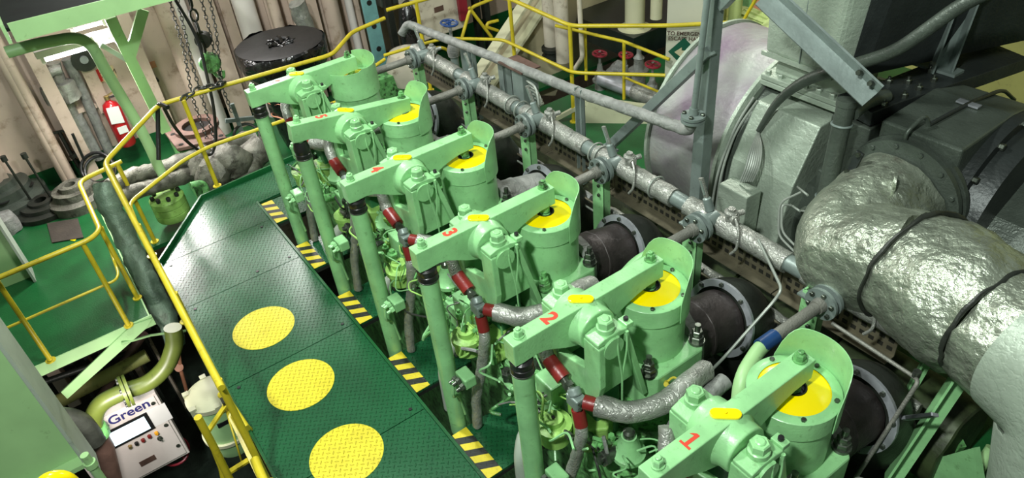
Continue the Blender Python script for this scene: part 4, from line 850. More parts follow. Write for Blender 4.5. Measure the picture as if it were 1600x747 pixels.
mb = MB(); mb.poly3([PY(1395, 640, 2.3), PY(1470, 640, 2.3), PY(1500, 700, 2.3), PY(1440, 760, 2.3), PY(1380, 760, 2.3)], (0.02, 0.04, 0)); mb.build('plate', 'green_dirty', t)
mb = MB(); mb.poly3([PY(1450, 720, 2.1), PY(1520, 700, 2.1), PY(1530, 760, 2.1), PY(1450, 790, 2.1)], (0.02, 0.04, 0)); mb.build('gusset', 'green', t)
# right bulkhead pipe
t = thing('wall_pipe', 'silver wrapped pipe with a bolted flange on the yellow bulkhead', 'pipe', (4.4, 4.6, 0.3))
L_ = [PY(1462, 190, 4.4), PY(1500, 115, 4.5), PY(1532, 60, 4.6), PY(1550, 30, 4.6), PY(1568, -30, 4.7)]
mb = MB(); mb.tube(L_, 0.095, 18, bend=0.2, sub=0.05); mb.build('pipe', 'lag', t, lump=0.006, lscale=10)
mb = MB(); d2 = (L_[2] - L_[1]).normalized(); mb.lathe([(0.15, 0), (0.15, 0.04), (0.10, 0.04), (0.10, 0.06), (0.15, 0.06), (0.15, 0.10)], L_[1].lerp(L_[2], 0.75), d2, 24); mb.build('flange', 'greysteel', t)
# ================================================================== RAILINGS
def railing(name, label, path, zt, zm, zb, posts, r=0.024, mid=None, cat='railing'):
    c0 = V(path[0]) if len(path[0]) == 3 else V((*path[0], zb))
    t = thing(name, label, cat, (path[0][0], path[0][1], zb))
    mb = MB(); mb.tube([(p[0], p[1], zt) for p in path], r, 12, bend=0.12); mb.build('top_rail', 'yellow', t)
    if zm is not None:
        mp = mid or path
        mb = MB(); mb.tube([(p[0], p[1], zm) for p in mp], r * 0.85, 12, bend=0.12); mb.build('middle_rail', 'yellow', t)
    for p in posts:
        mb = MB(); mb.tube([(p[0], p[1], zb), (p[0], p[1], zt)], r, 12); mb.lathe([(r * 2, 0), (r * 2, 0.012)], (p[0], p[1], zb), (0, 0, 1), 12); mb.build('post', 'yellow', t)
    return t
railing('walkway_railing', 'long yellow railing along the outer edge of the walkway, bent round its far corner',
        [(2.68, -1.335), (-0.86, -1.325), (-1.76, -0.60), (-1.70, 0.10), (-1.56, 1.33), (-2.02, 1.80), (-2.12, 2.3)], -0.61, None, WZ, [(-1.66, -0.36), (-0.80, -1.31), (0.45, -1.32), (1.55, -1.32), (2.60, -1.33)])
w_ = bpy.data.objects['walkway_railing']
mb = MB(); mb.tube([(-0.30, -1.325, -1.15), (-0.98, -1.29, -1.15), (-1.45, -0.62, -1.15), (-1.55, -0.3, -1.15), (-1.52, 0.6, -1.15), (-1.50, 1.35, -1.15), (-1.95, 1.75, -1.15), (-2.07, 2.17, -1.10)], 0.021, 12, bend=0.12); mb.build('middle_rail', 'yellow', w_)
railing('exhaust_side_railing', 'yellow railing crossing behind the header pipe and bending diagonally towards the motor',
        [(-2.12, 2.35), (-2.05, 3.1), (-1.25, 3.62), (0.02, 3.57), (0.82, 4.3), (1.30, 4.85), (2.1, 4.85)], -0.52, None, -1.75, [(-2.08, 2.75), (-1.22, 3.60), (-0.01, 3.58), (1.31, 4.84)])
w_ = bpy.data.objects['exhaust_side_railing']
mb = MB(); mb.tube([(-2.07, 2.17, -1.05), (-2.03, 2.6, -1.05), (-1.96, 3.01, -1.05), (-1.34, 3.52, -1.05), (0.08, 3.52, -1.05), (0.89, 4.2, -1.05)], 0.021, 12, bend=0.12); mb.build('middle_rail', 'yellow', w_)
railing('platform_railing', 'yellow railing around the lower left green platform', [(-0.60, -3.6), (-0.70, -1.72), (-0.80, -1.62), (-1.95, -1.62), (-2.07, -1.15)], -1.21, None, -2.3,
        [(-0.70, -1.80), (-0.70, -2.55), (-2.05, -1.2), (-1.1, -1.62)])
w_ = bpy.data.objects['platform_railing']
mb = MB(); mb.tube([(-0.68, -3.6, -1.76), (-0.74, -1.70, -1.76), (-0.84, -1.66, -1.76), (-1.85, -1.62, -1.76)], 0.014, 10, bend=0.08); mb.build('middle_rail', 'yellow', w_)
# inner descending rail of thin yellow pipe at the stair beside the pumps
pts = [PZ(930, 42, -0.62), PZ(975, 65, -0.7), PZ(1045, 95, -0.95)]
t = thing('stair_railing', 'slim yellow stair rail sloping in front of the red handwheels', 'railing', (0.2, 3.9, -1.75))
mb = MB(); mb.tube([PY(868, 40, 3.85), PY(975, 65, 4.2), PY(1046, 93, 4.3)], 0.020, 10); mb.build('top_rail', 'yellow', t)
mb = MB(); mb.tube([PY(975, 65, 4.2), PY(975, 155, 4.2)], 0.020, 10); mb.build('post', 'yellow', t)
mb = MB(); mb.tube([PY(914, 42, 4.1), PY(916, 125, 4.1)], 0.020, 10); mb.build('post', 'yellow', t)
mb = MB(); mb.tube([PY(978, 122, 4.2), PY(1040, 148, 4.3)], 0.016, 10); mb.build('middle_rail', 'yellow', t)
# far yellow frame near the blue handwheel
t = thing('ladder_frame', 'ochre bent handrails of a far ladder behind the header pipe', 'railing', PZ(700, 60, -1.2))
for L_ in ([(790, -10), (735, 12), (722, 58)], [(733, 12), (768, 58)], [(778, 32), (762, 36), (760, 42), (778, 48)], [(665, 80), (690, 73), (705, 82), (712, 100)]):
    mb = MB(); mb.tube([PX(u, v, -2.6) for u, v in L_], 0.024, 10, bend=0.1); mb.build('handrail', 'yellow', t)

# ================================================================== LEFT: stairs at the walkway, canister, cabinet
t = thing('yellow_ladder', 'scuffed yellow ladder with handrails leading down off the walkway', 'ladder', (1.9, -1.5, -3.6))
def YS(u, v): return PY(u, v, -1.62)
def at(u, v, z): return PZ(u, v, z)
mb = MB(); mb.tube([at(309, 652, -1.0), at(335, 700, -1.35), at(372, 775, -1.9)], 0.026, 12); mb.build('handrail', 'yellow', t)
mb = MB(); mb.tube([at(326, 682, -1.5), at(345, 730, -1.8), at(355, 775, -2.1)], 0.020, 12); mb.build('handrail', 'yellow', t)
mb = MB(); mb.tube([at(358, 628, -1.6), at(385, 668, -1.62), at(390, 672, -1.7)], 0.026, 12); mb.build('handrail', 'yellow', t)
mb = MB(); mb.tube([at(398, 718, -1.3), at(420, 770, -1.3)], 0.030, 12); mb.build('handrail', 'yellow', t)
mb = MB(); mb.beam(at(352, 630, -1.7), at(414, 760, -1.95), 0.05, 0.02); mb.build('stringer', 'yellow', t)
mb = MB(); mb.beam(at(355, 630, -1.65), at(321, 680, -1.65), 0.035, 0.02); mb.build('cross_bar', 'yellow', t)
mb = MB(); mb.beam(at(399, 712, -1.9), at(358, 738, -1.9), 0.04, 0.02); mb.build('tread', 'yellow', t)
mb = MB(); mb.tube([at(353, 640, -1.7), at(378, 722, -2.0)], 0.008, 8); mb.build('chain_rod', 'yellow', t)
mb = MB(); mb.cbox(at(353, 625, -1.62), (0.07, 0.07, 0.03)); mb.hexn(at(353, 622, -1.60), (0, 0, 1), 0.02, 0.02); mb.build('hinge_plate', 'dark', t)
# pale green filter canister
p = at(328, 612, -2.7)
t = thing('filter_canister', 'pale green filter canister with cream clamped lid below the walkway edge', 'canister', (p.x, p.y, -3.6))
mb = MB(); mb.lathe([(0.20, 0), (0.23, 0.1), (0.23, 0.72), (0.22, 0.74)], (p.x, p.y, -3.5), (0, 0, 1), 36); mb.build('body', 'palegreen', t)
mb = MB(); mb.lathe([(0.25, 0), (0.25, 0.05), (0.20, 0.08), (0.02, 0.09)], (p.x, p.y, -2.77), (0, 0, 1), 36); lid = mb.build('lid', 'creamy', t)
for k in range(6):
    a = math.radians(60 * k); mb = MB(); mb.cbox((p.x + 0.24 * math.cos(a), p.y + 0.24 * math.sin(a), -2.73), (0.06, 0.06, 0.09)); mb.build('clamp', 'creamy', lid)
mb = MB(); mb.lathe([(0.24, 0), (0.26, 0.02), (0.26, 0.06)], (p.x, p.y, -3.3), (0, 0, 1), 36); mb.build('lower_band', 'creamy', t)
mb = MB(); mb.box((p.x + 0.20, p.y - 0.08, -2.98), (p.x + 0.236, p.y + 0.06, -2.93)); mb.build('dark_label', 'black', t)
# control cabinet, screen lit
cx = -0.55
TR = PX(243, 613, cx); BR = PX(292, 699, cx)
z1, z0 = TR.z, BR.z; yR = (TR.y + BR.y) / 2; yL = yR - 0.95
t = thing('control_cabinet', 'white control cabinet with lit screen, knobs and lettering sGreen', 'cabinet', (cx - 0.1, (yL + yR) / 2, z0 - 0.1))
mb = MB(); mb.box((cx - 0.22, yL, z0 - 0.10), (cx, yR, z1)); mb.build('body', 'white', t, bevel=0.008)
mb = MB(); mb.box((cx, yL + 0.03, z0 - 0.06), (cx + 0.015, yR - 0.03, z1 - 0.03)); dr = mb.build('door', 'white', t, bevel=0.004)
def CP(u, v): return PX(u, v, cx + 0.016)
sc_c = CP(202, 672)
text_mesh('lettering', 'sGreen', 0.165, 'navy', t, CP(197, 647) + V((0.002, 0, 0)), (0, 1, 0), (0, 0, 1), 0.001, 0.003)
mb = MB(); mb.cbox(CP(202, 673) + V((0.006, 0, 0)), (0.012, 0.46, 0.27)); fr = mb.build('screen_frame', 'black', t, bevel=0.004)
mb = MB(); mb.cbox(CP(202, 673) + V((0.013, 0, 0)), (0.003, 0.38, 0.20)); mb.build('screen', 'screen', fr)
mb = MB(); mb.cbox(CP(242, 652) + V((0.001, 0, 0)), (0.003, 0.30, 0.26)); mb.build('notice', 'paper', t)
for i, (u, v, m_) in enumerate(((203, 697, 'brass'), (213, 692, 'black'), (223, 687, 'red'), (233, 681, 'red'), (244, 676, 'orange'))):
    mb = MB(); mb.lathe([(0.022, 0), (0.018, 0.03)], CP(u, v), (1, 0, 0), 14); mb.build('indicator', m_, t)
mb = MB(); mb.lathe([(0.026, 0), (0.026, 0.02), (0.012, 0.03), (0.012, 0.05)], CP(249, 684), (1, 0, 0), 14); mb.build('key_switch', 'bolt', t)
mb = MB(); mb.cbox(CP(231, 720), (0.004, 0.17, 0.08)); mb.build('name_plate', 'rust', t)
for u, v in ((239, 630), (259, 664), (278, 696)):
    mb = MB(); mb.lathe([(0.022, 0), (0.022, 0.012)], CP(u, v), (1, 0, 0), 12); mb.build('door_lock', 'bolt', t)
# olive green pipe with elbows in front of the cabinet
t = thing('olive_pipe', 'olive green bent pipe with bolted flange crossing above the control cabinet', 'pipe', PX(195, 610, -0.45))
L_ = [PX(u, v, -0.40) for u, v in ((270, 512), (274, 535), (262, 572), (232, 600), (192, 612), (152, 632), (143, 668), (162, 700), (185, 790))]
mb = MB(); mb.tube(L_[:8], 0.088, 22, bend=0.25, seg=7); mb.build('pipe', 'olive', t)
d_ = (L_[5] - L_[3]).normalized(); c_ = PX(197, 611, -0.40)
mb = MB(); mb.lathe([(0.17, -0.035), (0.17, -0.005), (0.11, -0.005), (0.11, 0.005), (0.17, 0.005), (0.17, 0.035)], c_, d_, 28); fl = mb.build('flange', 'olive', t)
for k in range(8):
    x_, y_, _ = frame(d_); a = 2 * math.pi * k / 8; mb = MB(); q = c_ + (x_ * math.cos(a) + y_ * math.sin(a)) * 0.14; mb.hexn(q + d_ * 0.035, d_, 0.02, 0.02); mb.build('flange_bolt', 'dark', fl)
mb = MB(); mb.lathe([(0.13, 0), (0.15, 0.05), (0.15, 0.12), (0.11, 0.16)], L_[6], V(L_[8]) - V(L_[6]), 20); mb.build('coupling', 'green_dirty', t)
mb = MB(); mb.tube([L_[6], L_[7], L_[8]], 0.10, 18); one('rusty_down_pipe', mb, 'rust', 'brownish pipe continuing below the olive pipe coupling', 'pipe')
mb = MB(); mb.tube([PX(70, 650, -0.2), PX(125, 655, -0.3), PX(150, 690, -0.3)], 0.10, 18, bend=0.15); one('wrapped_elbow', mb, 'dark', 'dark brown elbow meeting the olive pipe beside the big girder', 'pipe elbow')

# ------------------------------------------------------------------ lower left platform trim and underside
mb = MB(); mb.box((-0.72, -8, FL - 0.13), (-0.705, -1.57, FL + 0.004)); one('platform_edge_beam', mb, 'palegreen', 'pale green edge beam along the lower left platform', 'beam')
mb = MB(); mb.box((WX, -1.60, FL - 0.13), (-0.72, -1.585, FL + 0.004)); one('platform_side_beam', mb, 'palegreen', 'pale green side beam of the lower left platform by the lagged pipe', 'beam')
mb = MB(); mb.beam((-0.70, -1.60, FL - 0.06), PX(100, 612, -0.70), 0.02, 0.09, (1, 0, 0)); 
mb = MB(); mb.poly3([PX(237, 497, -0.70), PX(228, 512, -0.70), PX(105, 622, -0.70), PX(95, 612, -0.70), PX(205, 508, -0.70)], (0.015, 0, 0)); one('platform_brace', mb, 'palegreen', 'flat pale green brace slanting down from the platform corner', 'brace')
mb = MB(); mb.tube([PX(190, 537, -0.66), PX(235, 524, -0.75), PX(290, 517, -0.9)], 0.014, 8); one('tie_rod', mb, 'palegreen', 'thin pale rod running from the brace to the lagged pipe', 'rod')
for i, (u0, v0, u1, v1, r, m_, lab) in enumerate(((90, 628, 230, 555, 0.08, 'creamlime', 'cream pipe running just above the olive pipe'), (150, 632, 225, 520, 0.05, 'rust', 'brown pipe behind the flat brace'), (60, 600, 220, 545, 0.035, 'dark', 'dark pipe under the platform edge'), (120, 560, 235, 512, 0.03, 'dark', 'dark conduit close under the platform beam'))):
    mb = MB(); mb.tube([PX(u0, v0, -1.3 - 0.1 * i), PX(u1, v1, -1.3 - 0.1 * i)], r, 12); one('service_pipe', mb, m_, lab, 'pipe')
# pinkish equipment boxes below the platform
t = thing('pump_skid', 'pinkish cream framework and boxes in the gloom under the platform', 'machinery', PX(180, 580, -2.0))
for (u0, v0, u1, v1, x_) in ((125, 540, 165, 610, -2.0), (170, 520, 205, 570, -2.0), (215, 510, 245, 560, -2.2), (240, 540, 290, 640, -1.6), (80, 560, 110, 640, -2.0), (200, 560, 235, 600, -1.8)):
    a_ = PX(u0, v0, x_); b_ = PX(u1, v1, x_); mb = MB(); mb.box((x_ - 0.3, min(a_.y, b_.y), min(a_.z, b_.z)), (x_, max(a_.y, b_.y), max(a_.z, b_.z))); mb.build('box', 'cream', t, bevel=0.01)
for k in range(7):
    a_ = PX(95 + 25 * k, 545 - 6 * k, -1.7); mb = MB(); mb.beam(a_, a_ + V((0, 0.02, -1.6)), 0.04, 0.04, (1, 0, 0)); mb.build('frame_bar', 'dark', t)
mb = MB(); mb.wheel(PX(272, 705, -0.7), (1, 0.2, 0.7), 0.16, 0.016, 5); one('handwheel', mb, 'handred', 'dark red handwheel just under the control cabinet corner', 'handwheel')
mb = MB(); mb.tube([PX(278, 545, -1.2), PX(283, 580, -1.2), PX(300, 640, -1.2)], 0.022, 12); mb.lathe([(0.05, 0), (0.05, 0.05)], PX(280, 575, -1.2), (1, 0, 1), 14); one('salmon_valve', mb, 'salmon', 'salmon coloured valve and pipe right of the olive pipe', 'valve')

# ------------------------------------------------------------------ big girders at left
def strip(name, label, pix, z0, z1, th, m, cat):
    return
t = thing('near_girder', 'large pale green box girder filling the lower left corner', 'girder', PX(90, 660, 1.6))
def vert(u, v, x, z0, z1): p = PX(u, v, x); return (p.x, p.y)
A_ = vert(136, 712, 1.6, 0, 0); B_ = vert(104, 712, 1.75, 0, 0); C_ = vert(-60, 760, 1.95, 0, 0); D_ = vert(-90, 700, 1.2, 0, 0)
zb_ = PX(132, 712, 1.6).z
def vprism(mb, pts, z0, z1): mb.poly3([(x, y, z0) for x, y in pts], (0, 0, z1 - z0))
mb = MB(); vprism(mb, [A_, (A_[0] - 0.02, A_[1] - 0.0), (A_[0] - 0.35, A_[1] - 0.02), (A_[0] - 0.35, A_[1] - 0.05), (A_[0] + 0.0, A_[1] - 0.03)], zb_ - 0.05, zb_ + 3.2)
mb = MB(); y_ = A_[1]; x_ = 1.6
mb.box((x_ - 0.30, y_ - 0.025, zb_ - 0.3), (x_ + 0.12, y_, zb_ + 3.5)); mb.build('flange', 'greygreen', t, bevel=0.006)
mb = MB(); mb.box((x_ - 0.02, y_ - 0.72, zb_ + 0.02), (x_, y_ - 0.02, zb_ + 3.5)); mb.build('web', 'palegreen', t)
mb = MB(); mb.box((x_ - 0.28, y_ - 0.72, zb_ - 0.02), (x_ + 0.10, y_ - 0.02, zb_ + 0.02)); mb.build('foot_plate', 'palegreen', t)
mb = MB(); mb.box((x_ - 0.3, y_ - 0.75, zb_ - 0.3), (x_ + 0.12, y_ - 0.72, zb_ + 3.5)); mb.build('flange', 'greygreen', t)
for dy in (0.60, 0.66):
    mb = MB(); mb.tube([(x_ + 0.1, y_ - dy, zb_ - 0.2), (x_ + 0.1, y_ - dy, zb_ + 3.0)], 0.02, 10); mb.build('side_pipe', 'palegreen', t)
mb = MB(); mb.tube([(x_ + 0.16, y_ + 0.02, zb_ - 0.9), (x_ + 0.16, y_ + 0.02, zb_ + 0.15)], 0.03, 10); mb.lathe([(0.042, 0), (0.042, 0.05)], (x_ + 0.16, y_ + 0.02, zb_ + 0.02), (0, 0, 1), 14); mb.build('down_pipe', 'palegreen', t)
bz = thing('far_girder', 'pale green girder column standing on the lower left platform', 'girder', PZ(40, 440, FL))
p = PZ(57, 440, FL)
mb = MB(); mb.box((p.x - 0.30, p.y - 0.025, FL), (p.x, p.y, 1.4)); mb.build('flange', 'greygreen', bz)
mb = MB(); mb.box((p.x - 0.16, p.y - 0.80, FL), (p.x - 0.14, p.y - 0.02, 1.4)); mb.build('web', 'palegreen', bz)
mb = MB(); mb.tube([PX(60, 770, 3.0), PX(70, 748, 3.0), PX(100, 744, 3.0), PX(118, 758, 3.0), PX(122, 790, 3.0)], 0.035, 14, bend=0.05); one('yellow_rail_end', mb, 'valveyellow', 'bright yellow rounded rail end at the very bottom left edge', 'rail end')

# ------------------------------------------------------------------ upper platform, lamps, pole and struts
t = thing('upper_platform', 'dark upper platform with pale green edge beam at the top left', 'platform', (-2.2, -1.0, 0.2))
e0 = PX(26, 66, -1.5); e1 = PX(253, 6, -1.5); zt_ = PX(15, 46, -1.5).z
mb = MB(); mb.hexa([(-1.52, e0.y, e0.z), (-1.5, e0.y, e0.z), (-1.5, 0.2, e1.z), (-1.52, 0.2, e1.z), (-1.52, e0.y, e0.z + 0.17), (-1.5, e0.y, e0.z + 0.17), (-1.5, 0.2, e1.z + 0.15), (-1.52, 0.2, e1.z + 0.15)]); mb.build('edge_beam', 'palegreen', t)
mb = MB(); mb.box((-2.9, e0.y - 0.05, e0.z + 0.10), (-1.52, 0.2, e0.z + 0.13)); mb.build('deck', 'mattdark', t)
mb = MB(); mb.box((-2.9, e0.y - 0.06, e0.z + 0.0), (-1.5, e0.y - 0.03, e0.z + 0.17)); mb.build('side_beam', 'palegreen', t)
def lamp(u0, v0, u1, v1, x, lab, r=0.03):
    a = PX(u0, v0, x); b = PX(u1, v1, x); tt = thing('fluorescent_lamp', lab, 'lamp', (x, (a.y + b.y) / 2, (a.z + b.z) / 2), 'fluorescent lamps under the upper platform')
    z = (a.z + b.z) / 2; a.z = b.z = z
    mb = MB(); mb.box((x - 0.09, a.y - 0.05, z + 0.03), (x + 0.07, b.y + 0.05, z + 0.11)); mb.build('housing', 'white', tt, bevel=0.01)
    mb = MB(); mb.cyl(a, b, r, n=14); mb.build('tube', 'tube', tt)
    mb = MB(); mb.cyl(a + V((-0.05, 0, 0)), b + V((-0.05, 0, 0)), r, n=14); mb.build('tube', 'tube', tt)
    for y in (a.y, b.y):
        mb = MB(); mb.box((x - 0.09, y - 0.02, z - 0.04), (x + 0.05, y + 0.02, z + 0.03)); mb.build('end_cap', 'white', tt)
    dl = bpy.data.lights.new('tube_light', 'AREA'); dl.shape = 'RECTANGLE'; dl.size = 0.12; dl.size_y = b.y - a.y; dl.energy = 42; dl.color = (1, 0.95, 0.93)
    lo = bpy.data.objects.new('tube_light', dl); COL.objects.link(lo); lo.location = (x, (a.y + b.y) / 2, z - 0.05)
    lo.rotation_euler = V((0.55, 0, -0.9)).to_track_quat('-Z', 'Y').to_euler()
lamp(66, 92, 142, 72, -2.9, 'bright fluorescent lamp directly above the lagged twin pipes', 0.035)
lamp(112, 46, 162, 34, -3.3, 'fluorescent lamp partly behind the platform edge beam')
lamp(150, 68, 180, 60, -3.3, 'short end of a lit lamp right of the curved pipe')
t = thing('curved_pole_pipe', 'light green curved pipe dropping to the ribbed pump by the walkway corner', 'pipe', PX(262, 300, -2.25))
mb = MB(); mb.tube([PX(10, 82, -2.3), PX(60, 68, -2.28), PX(135, 55, -2.25), PX(165, 110, -2.25), PX(225, 210, -2.25), PX(262, 292, -2.25)], 0.058, 18, bend=0.25, seg=8); mb.build('pipe', 'palegreen', t)
t = thing('ribbed_pump', 'round ribbed green coupling at the foot of the curved pipe', 'pump', PX(272, 330, -2.25))
pb = PX(272, 335, -2.2); 
mb = MB(); mb.lathe([(0.19, 0), (0.20, 0.02), (0.20, 0.09), (0.185, 0.095), (0.20, 0.10), (0.20, 0.18), (0.185, 0.185), (0.20, 0.19), (0.20, 0.27), (0.18, 0.29), (0.10, 0.30)], pb - V((0, 0, 0.02)), (0, 0, 1), 36); mb.build('body', 'green_lime', t)
for k in range(8):
    a = 2 * math.pi * k / 8; mb = MB(); mb.hexn(pb + V((0.15 * math.cos(a), 0.15 * math.sin(a), 0.27)), (0, 0, 1), 0.025, 0.05); mb.build('bolt', 'dark', t)
t = thing('forked_strut', 'dirty pale green forked strut under the upper platform', 'strut', PX(225, 160, -2.6))
S0 = PX(172, 28, -2.6); S1 = PX(205, 92, -2.6); S2 = PX(240, 165, -2.6)
mb = MB(); mb.beam(S0, S2 + (S2 - S1) * 0.6, 0.115, 0.05, (1, 0, 0)); mb.build('post', 'palegreen', t)
mb = MB(); mb.beam(PX(224, 15, -2.6), PX(203, 88, -2.6), 0.11, 0.04, (1, 0, 0)); mb.build('branch', 'palegreen', t)
mb = MB(); mb.beam(PX(158, 70, -2.6), PX(200, 95, -2.6), 0.05, 0.03, (1, 0, 0)); mb.build('branch', 'greygreen', t)

# ------------------------------------------------------------------ items on the far bulkhead
WI = WX + 0.10
def wall_pipe(pts, r, m, lab, x=WI, wrap=0, name='bulkhead_pipe', cat='pipe', lump=0.0):
    mb = MB(); mb.tube([PX(u, v, x) for u, v in pts], r, 14, bend=0.12, sub=0.05 if lump else 0); return one(name, mb, m, lab, cat, lump=lump, lscale=14)
def vline(u0, v0, x, zb=FL, zt=3.2): p = PX(u0, v0, x); return [(p.x, p.y, zb), (p.x, p.y, zt)]
for (u, v, r, m_, lab) in ((292, 100, 0.13, 'cream', 'cream vertical pipe left of the hanging chains'), (322, 130, 0.11, 'white', 'off white vertical pipe behind the chain block'), (386, 25, 0.15, 'white', 'thick white vertical pipe rising behind the bagged drum'),
                           (30, 130, 0.07, 'cream', 'slim cream vertical pipe left of the lagged pipes'), (60, 200, 0.06, 'cream', 'narrow cream vertical pipe at the far left bulkhead'), (430, 20, 0.08, 'cream', 'cream pipe tucked right of the thick white pipe'), (548, 20, 0.06, 'white', 'narrow white pipe left of the teal rail'), (520, 25, 0.12, 'cream', 'cream vertical duct behind the drum rim')):
    mb = MB(); a, b = vline(u, v, WX + 0.30); mb.tube([a, b], r, 18); one('bulkhead_pipe', mb, m_, lab, 'pipe')
for (u, v, w_, lab) in ((345, 90, 0.30, 'broad stained cream stiffener plate between white pipes'), (472, 40, 0.22, 'broad cream stiffener plate right of the bagged drum'), (110, 200, 0.16, 'cream stiffener plate left of the twin lagged pipes')):
    p = PX(u, v, WX + 0.35); mb = MB(); mb.box((p.x - 0.345, p.y - 0.015, FL), (p.x, p.y + 0.015, 3.2)); mb.box((p.x - 0.01, p.y - w_ / 2, FL), (p.x + 0.015, p.y + w_ / 2, 3.2)); one('stiffener', mb, 'cream', lab, 'stiffener')
wall_pipe([(82, 98), (100, 150), (118, 195), (142, 250)], 0.085, 'lag', 'silver lagged pipe with valve lump, left of the twin pair', lump=0.01, name='lagged_twin_pipe')
wall_pipe([(104, 92), (128, 140), (150, 190), (172, 240)], 0.065, 'laggrey', 'smooth grey lagged pipe right of the valve lump', lump=0.003, name='lagged_twin_pipe')
wall_pipe([(120, 180), (138, 215), (155, 248)], 0.07, 'laggrey', 'middle grey lagged pipe ending at the black hose coil', lump=0.006, name='lagged_twin_pipe')
for (u0, v0, u1, v1, lab) in ((78, 135, 90, 160, 'lumpy lagged valve body on the left silver pipe'), (98, 128, 112, 155, 'lumpy lagged valve body with small wheel beside it')):
    mb = MB(); mb.tube([PX(u0, v0, WI + 0.08), PX(u1, v1, WI + 0.08)], 0.13, 14, sub=0.05); one('lagged_valve', mb, 'lag', lab, 'valve', lump=0.03, lscale=9)
mb = MB(); mb.tube([PX(96, 108, WI + .1), PX(78, 112, WI + .1), PX(70, 122, WI + .1), PX(76, 140, WI + .1)], 0.06, 12, bend=0.15, sub=0.04); one('lagged_loop', mb, 'lag', 'silver lagged loop pipe under the bright lamp', 'pipe', lump=0.008, lscale=14)
mb = MB(); mb.box((WX + 0.02, PX(100, 176, WI).y, PX(120, 176, WI).z - 0.03), (WX + 0.08, PX(172, 160, WI).y, PX(120, 176, WI).z + 0.03)); one('pipe_bracket', mb, 'cream', 'cream cross bracket holding the lagged pipes to the bulkhead', 'bracket')
# fire extinguisher
e0 = PX(168, 158, WX + 0.25); e1 = PX(202, 226, WX + 0.25); ez_ = e1.z; 
t = thing('fire_extinguisher', 'red fire extinguisher with white tag hung on the cream bulkhead', 'fire extinguisher', (e1.x, e1.y, e1.z))
ex_, ey_ = e1.x, (e0.y + e1.y) / 2
mb = MB(); H_ = e0.z - e1.z; mb.lathe([(0.02, 0), (0.10, 0.01), (0.115, 0.04), (0.115, H_ - 0.12), (0.09, H_ - 0.04), (0.035, H_), (0.03, H_ + 0.03)], (ex_, ey_, ez_), (0, 0, 1), 32); mb.build('cylinder', 'redext', t)
mb = MB(); mb.lathe([(0.035, 0), (0.035, 0.05)], (ex_, ey_, ez_ + H_ + 0.02), (0, 0, 1), 12); mb.beam((ex_, ey_ - 0.03, ez_ + H_ + 0.06), (ex_ + 0.03, ey_ + 0.12, ez_ + H_ + 0.11), 0.03, 0.015); mb.build('valve_handle', 'brass', t)
mb = MB(); mb.tube([(ex_, ey_ + 0.02, ez_ + H_ + 0.04), (ex_ + 0.04, ey_ + 0.17, ez_ + H_ + 0.05), (ex_ + 0.06, ey_ + 0.20, ez_ + H_ - 0.06), (ex_ + 0.05, ey_ + 0.14, ez_ + 0.35)], 0.014, 8, bend=0.1); mb.build('hose', 'black', t)
mb = MB(); mb.poly3([(ex_ + 0.122, ey_ - 0.09, ez_ + H_ - 0.27), (ex_ + 0.122, ey_ + 0.07, ez_ + H_ - 0.30), (ex_ + 0.122, ey_ + 0.08, ez_ + H_ - 0.06), (ex_ + 0.122, ey_ - 0.07, ez_ + H_ - 0.04)], (0.004, 0, 0)); mb.build('paper_tag', 'paper', t)
mb = MB(); mb.cbox((ex_ + 0.117, ey_ + 0.01, ez_ + 0.28), (0.006, 0.12, 0.10)); mb.build('label_sticker', 'paper', t)
# bracket plate above extinguisher
t = thing('hose_reel_plate', 'black round plate on a cream strip above the fire extinguisher', 'wall fitting', PX(131, 92, WX + 0.15))
mb = MB(); mb.lathe([(0.15, 0), (0.15, 0.03)], PX(131, 93, WX + 0.14), (1, 0, 0), 28); mb.build('round_plate', 'dark', t)
a_ = PX(131, 96, WX + 0.10); mb = MB(); mb.box((a_.x, a_.y - 0.08, a_.z - 0.72), (a_.x + 0.02, a_.y + 0.08, a_.z)); mb.build('backing_strip', 'cream', t)
mb = MB(); mb.lathe([(0.05, 0), (0.05, 0.03)], PX(131, 93, WX + 0.17), (1, 0, 0), 14); mb.build('knob', 'ring', t)
# notices
t = thing('foam_notice', 'cream notice with a red panel behind the curved pipe', 'sign', PX(155, 120, WX + 0.02))
mb = MB(); a_ = PX(158, 118, WX + 0.02); mb.cbox(a_, (0.01, 0.36, 0.18)); mb.build('board', 'noticecream', t)
mb = MB(); b_ = PX(152, 119, WX + 0.03); mb.cbox(b_, (0.01, 0.09, 0.17)); mb.build('red_panel', 'redext', t)
text_mesh('print', 'FOAM', 0.10, 'rust', t, PX(165, 116, WX + 0.03), (0, 1, 0), (0, 0, 1), 0.001)
for (u, v, w, h, lab) in ((226, 105, 0.30, 0.09, 'small faded red notice right of the forked strut'),):
    mb = MB(); mb.cbox(PX(u, v, WX + 0.01), (0.01, w, h)); tt = one('wall_notice', mb, 'salmon', lab, 'sign')
mb = MB()
for (u, v) in ((200, 65), (238, 127)):
    a_ = PX(u, v, WX + 0.05); mb.cbox(a_, (0.1, 0.16, 0.03)); mb.cbox(a_ + V((0, 0.03, 0.05)), (0.08, 0.03, 0.12)); one('wall_bracket', mb, 'dark', 'small dark bracket on the bulkhead %s' % ('under the beam end' if v < 100 else 'below the faded red notice'), 'bracket'); mb = MB()
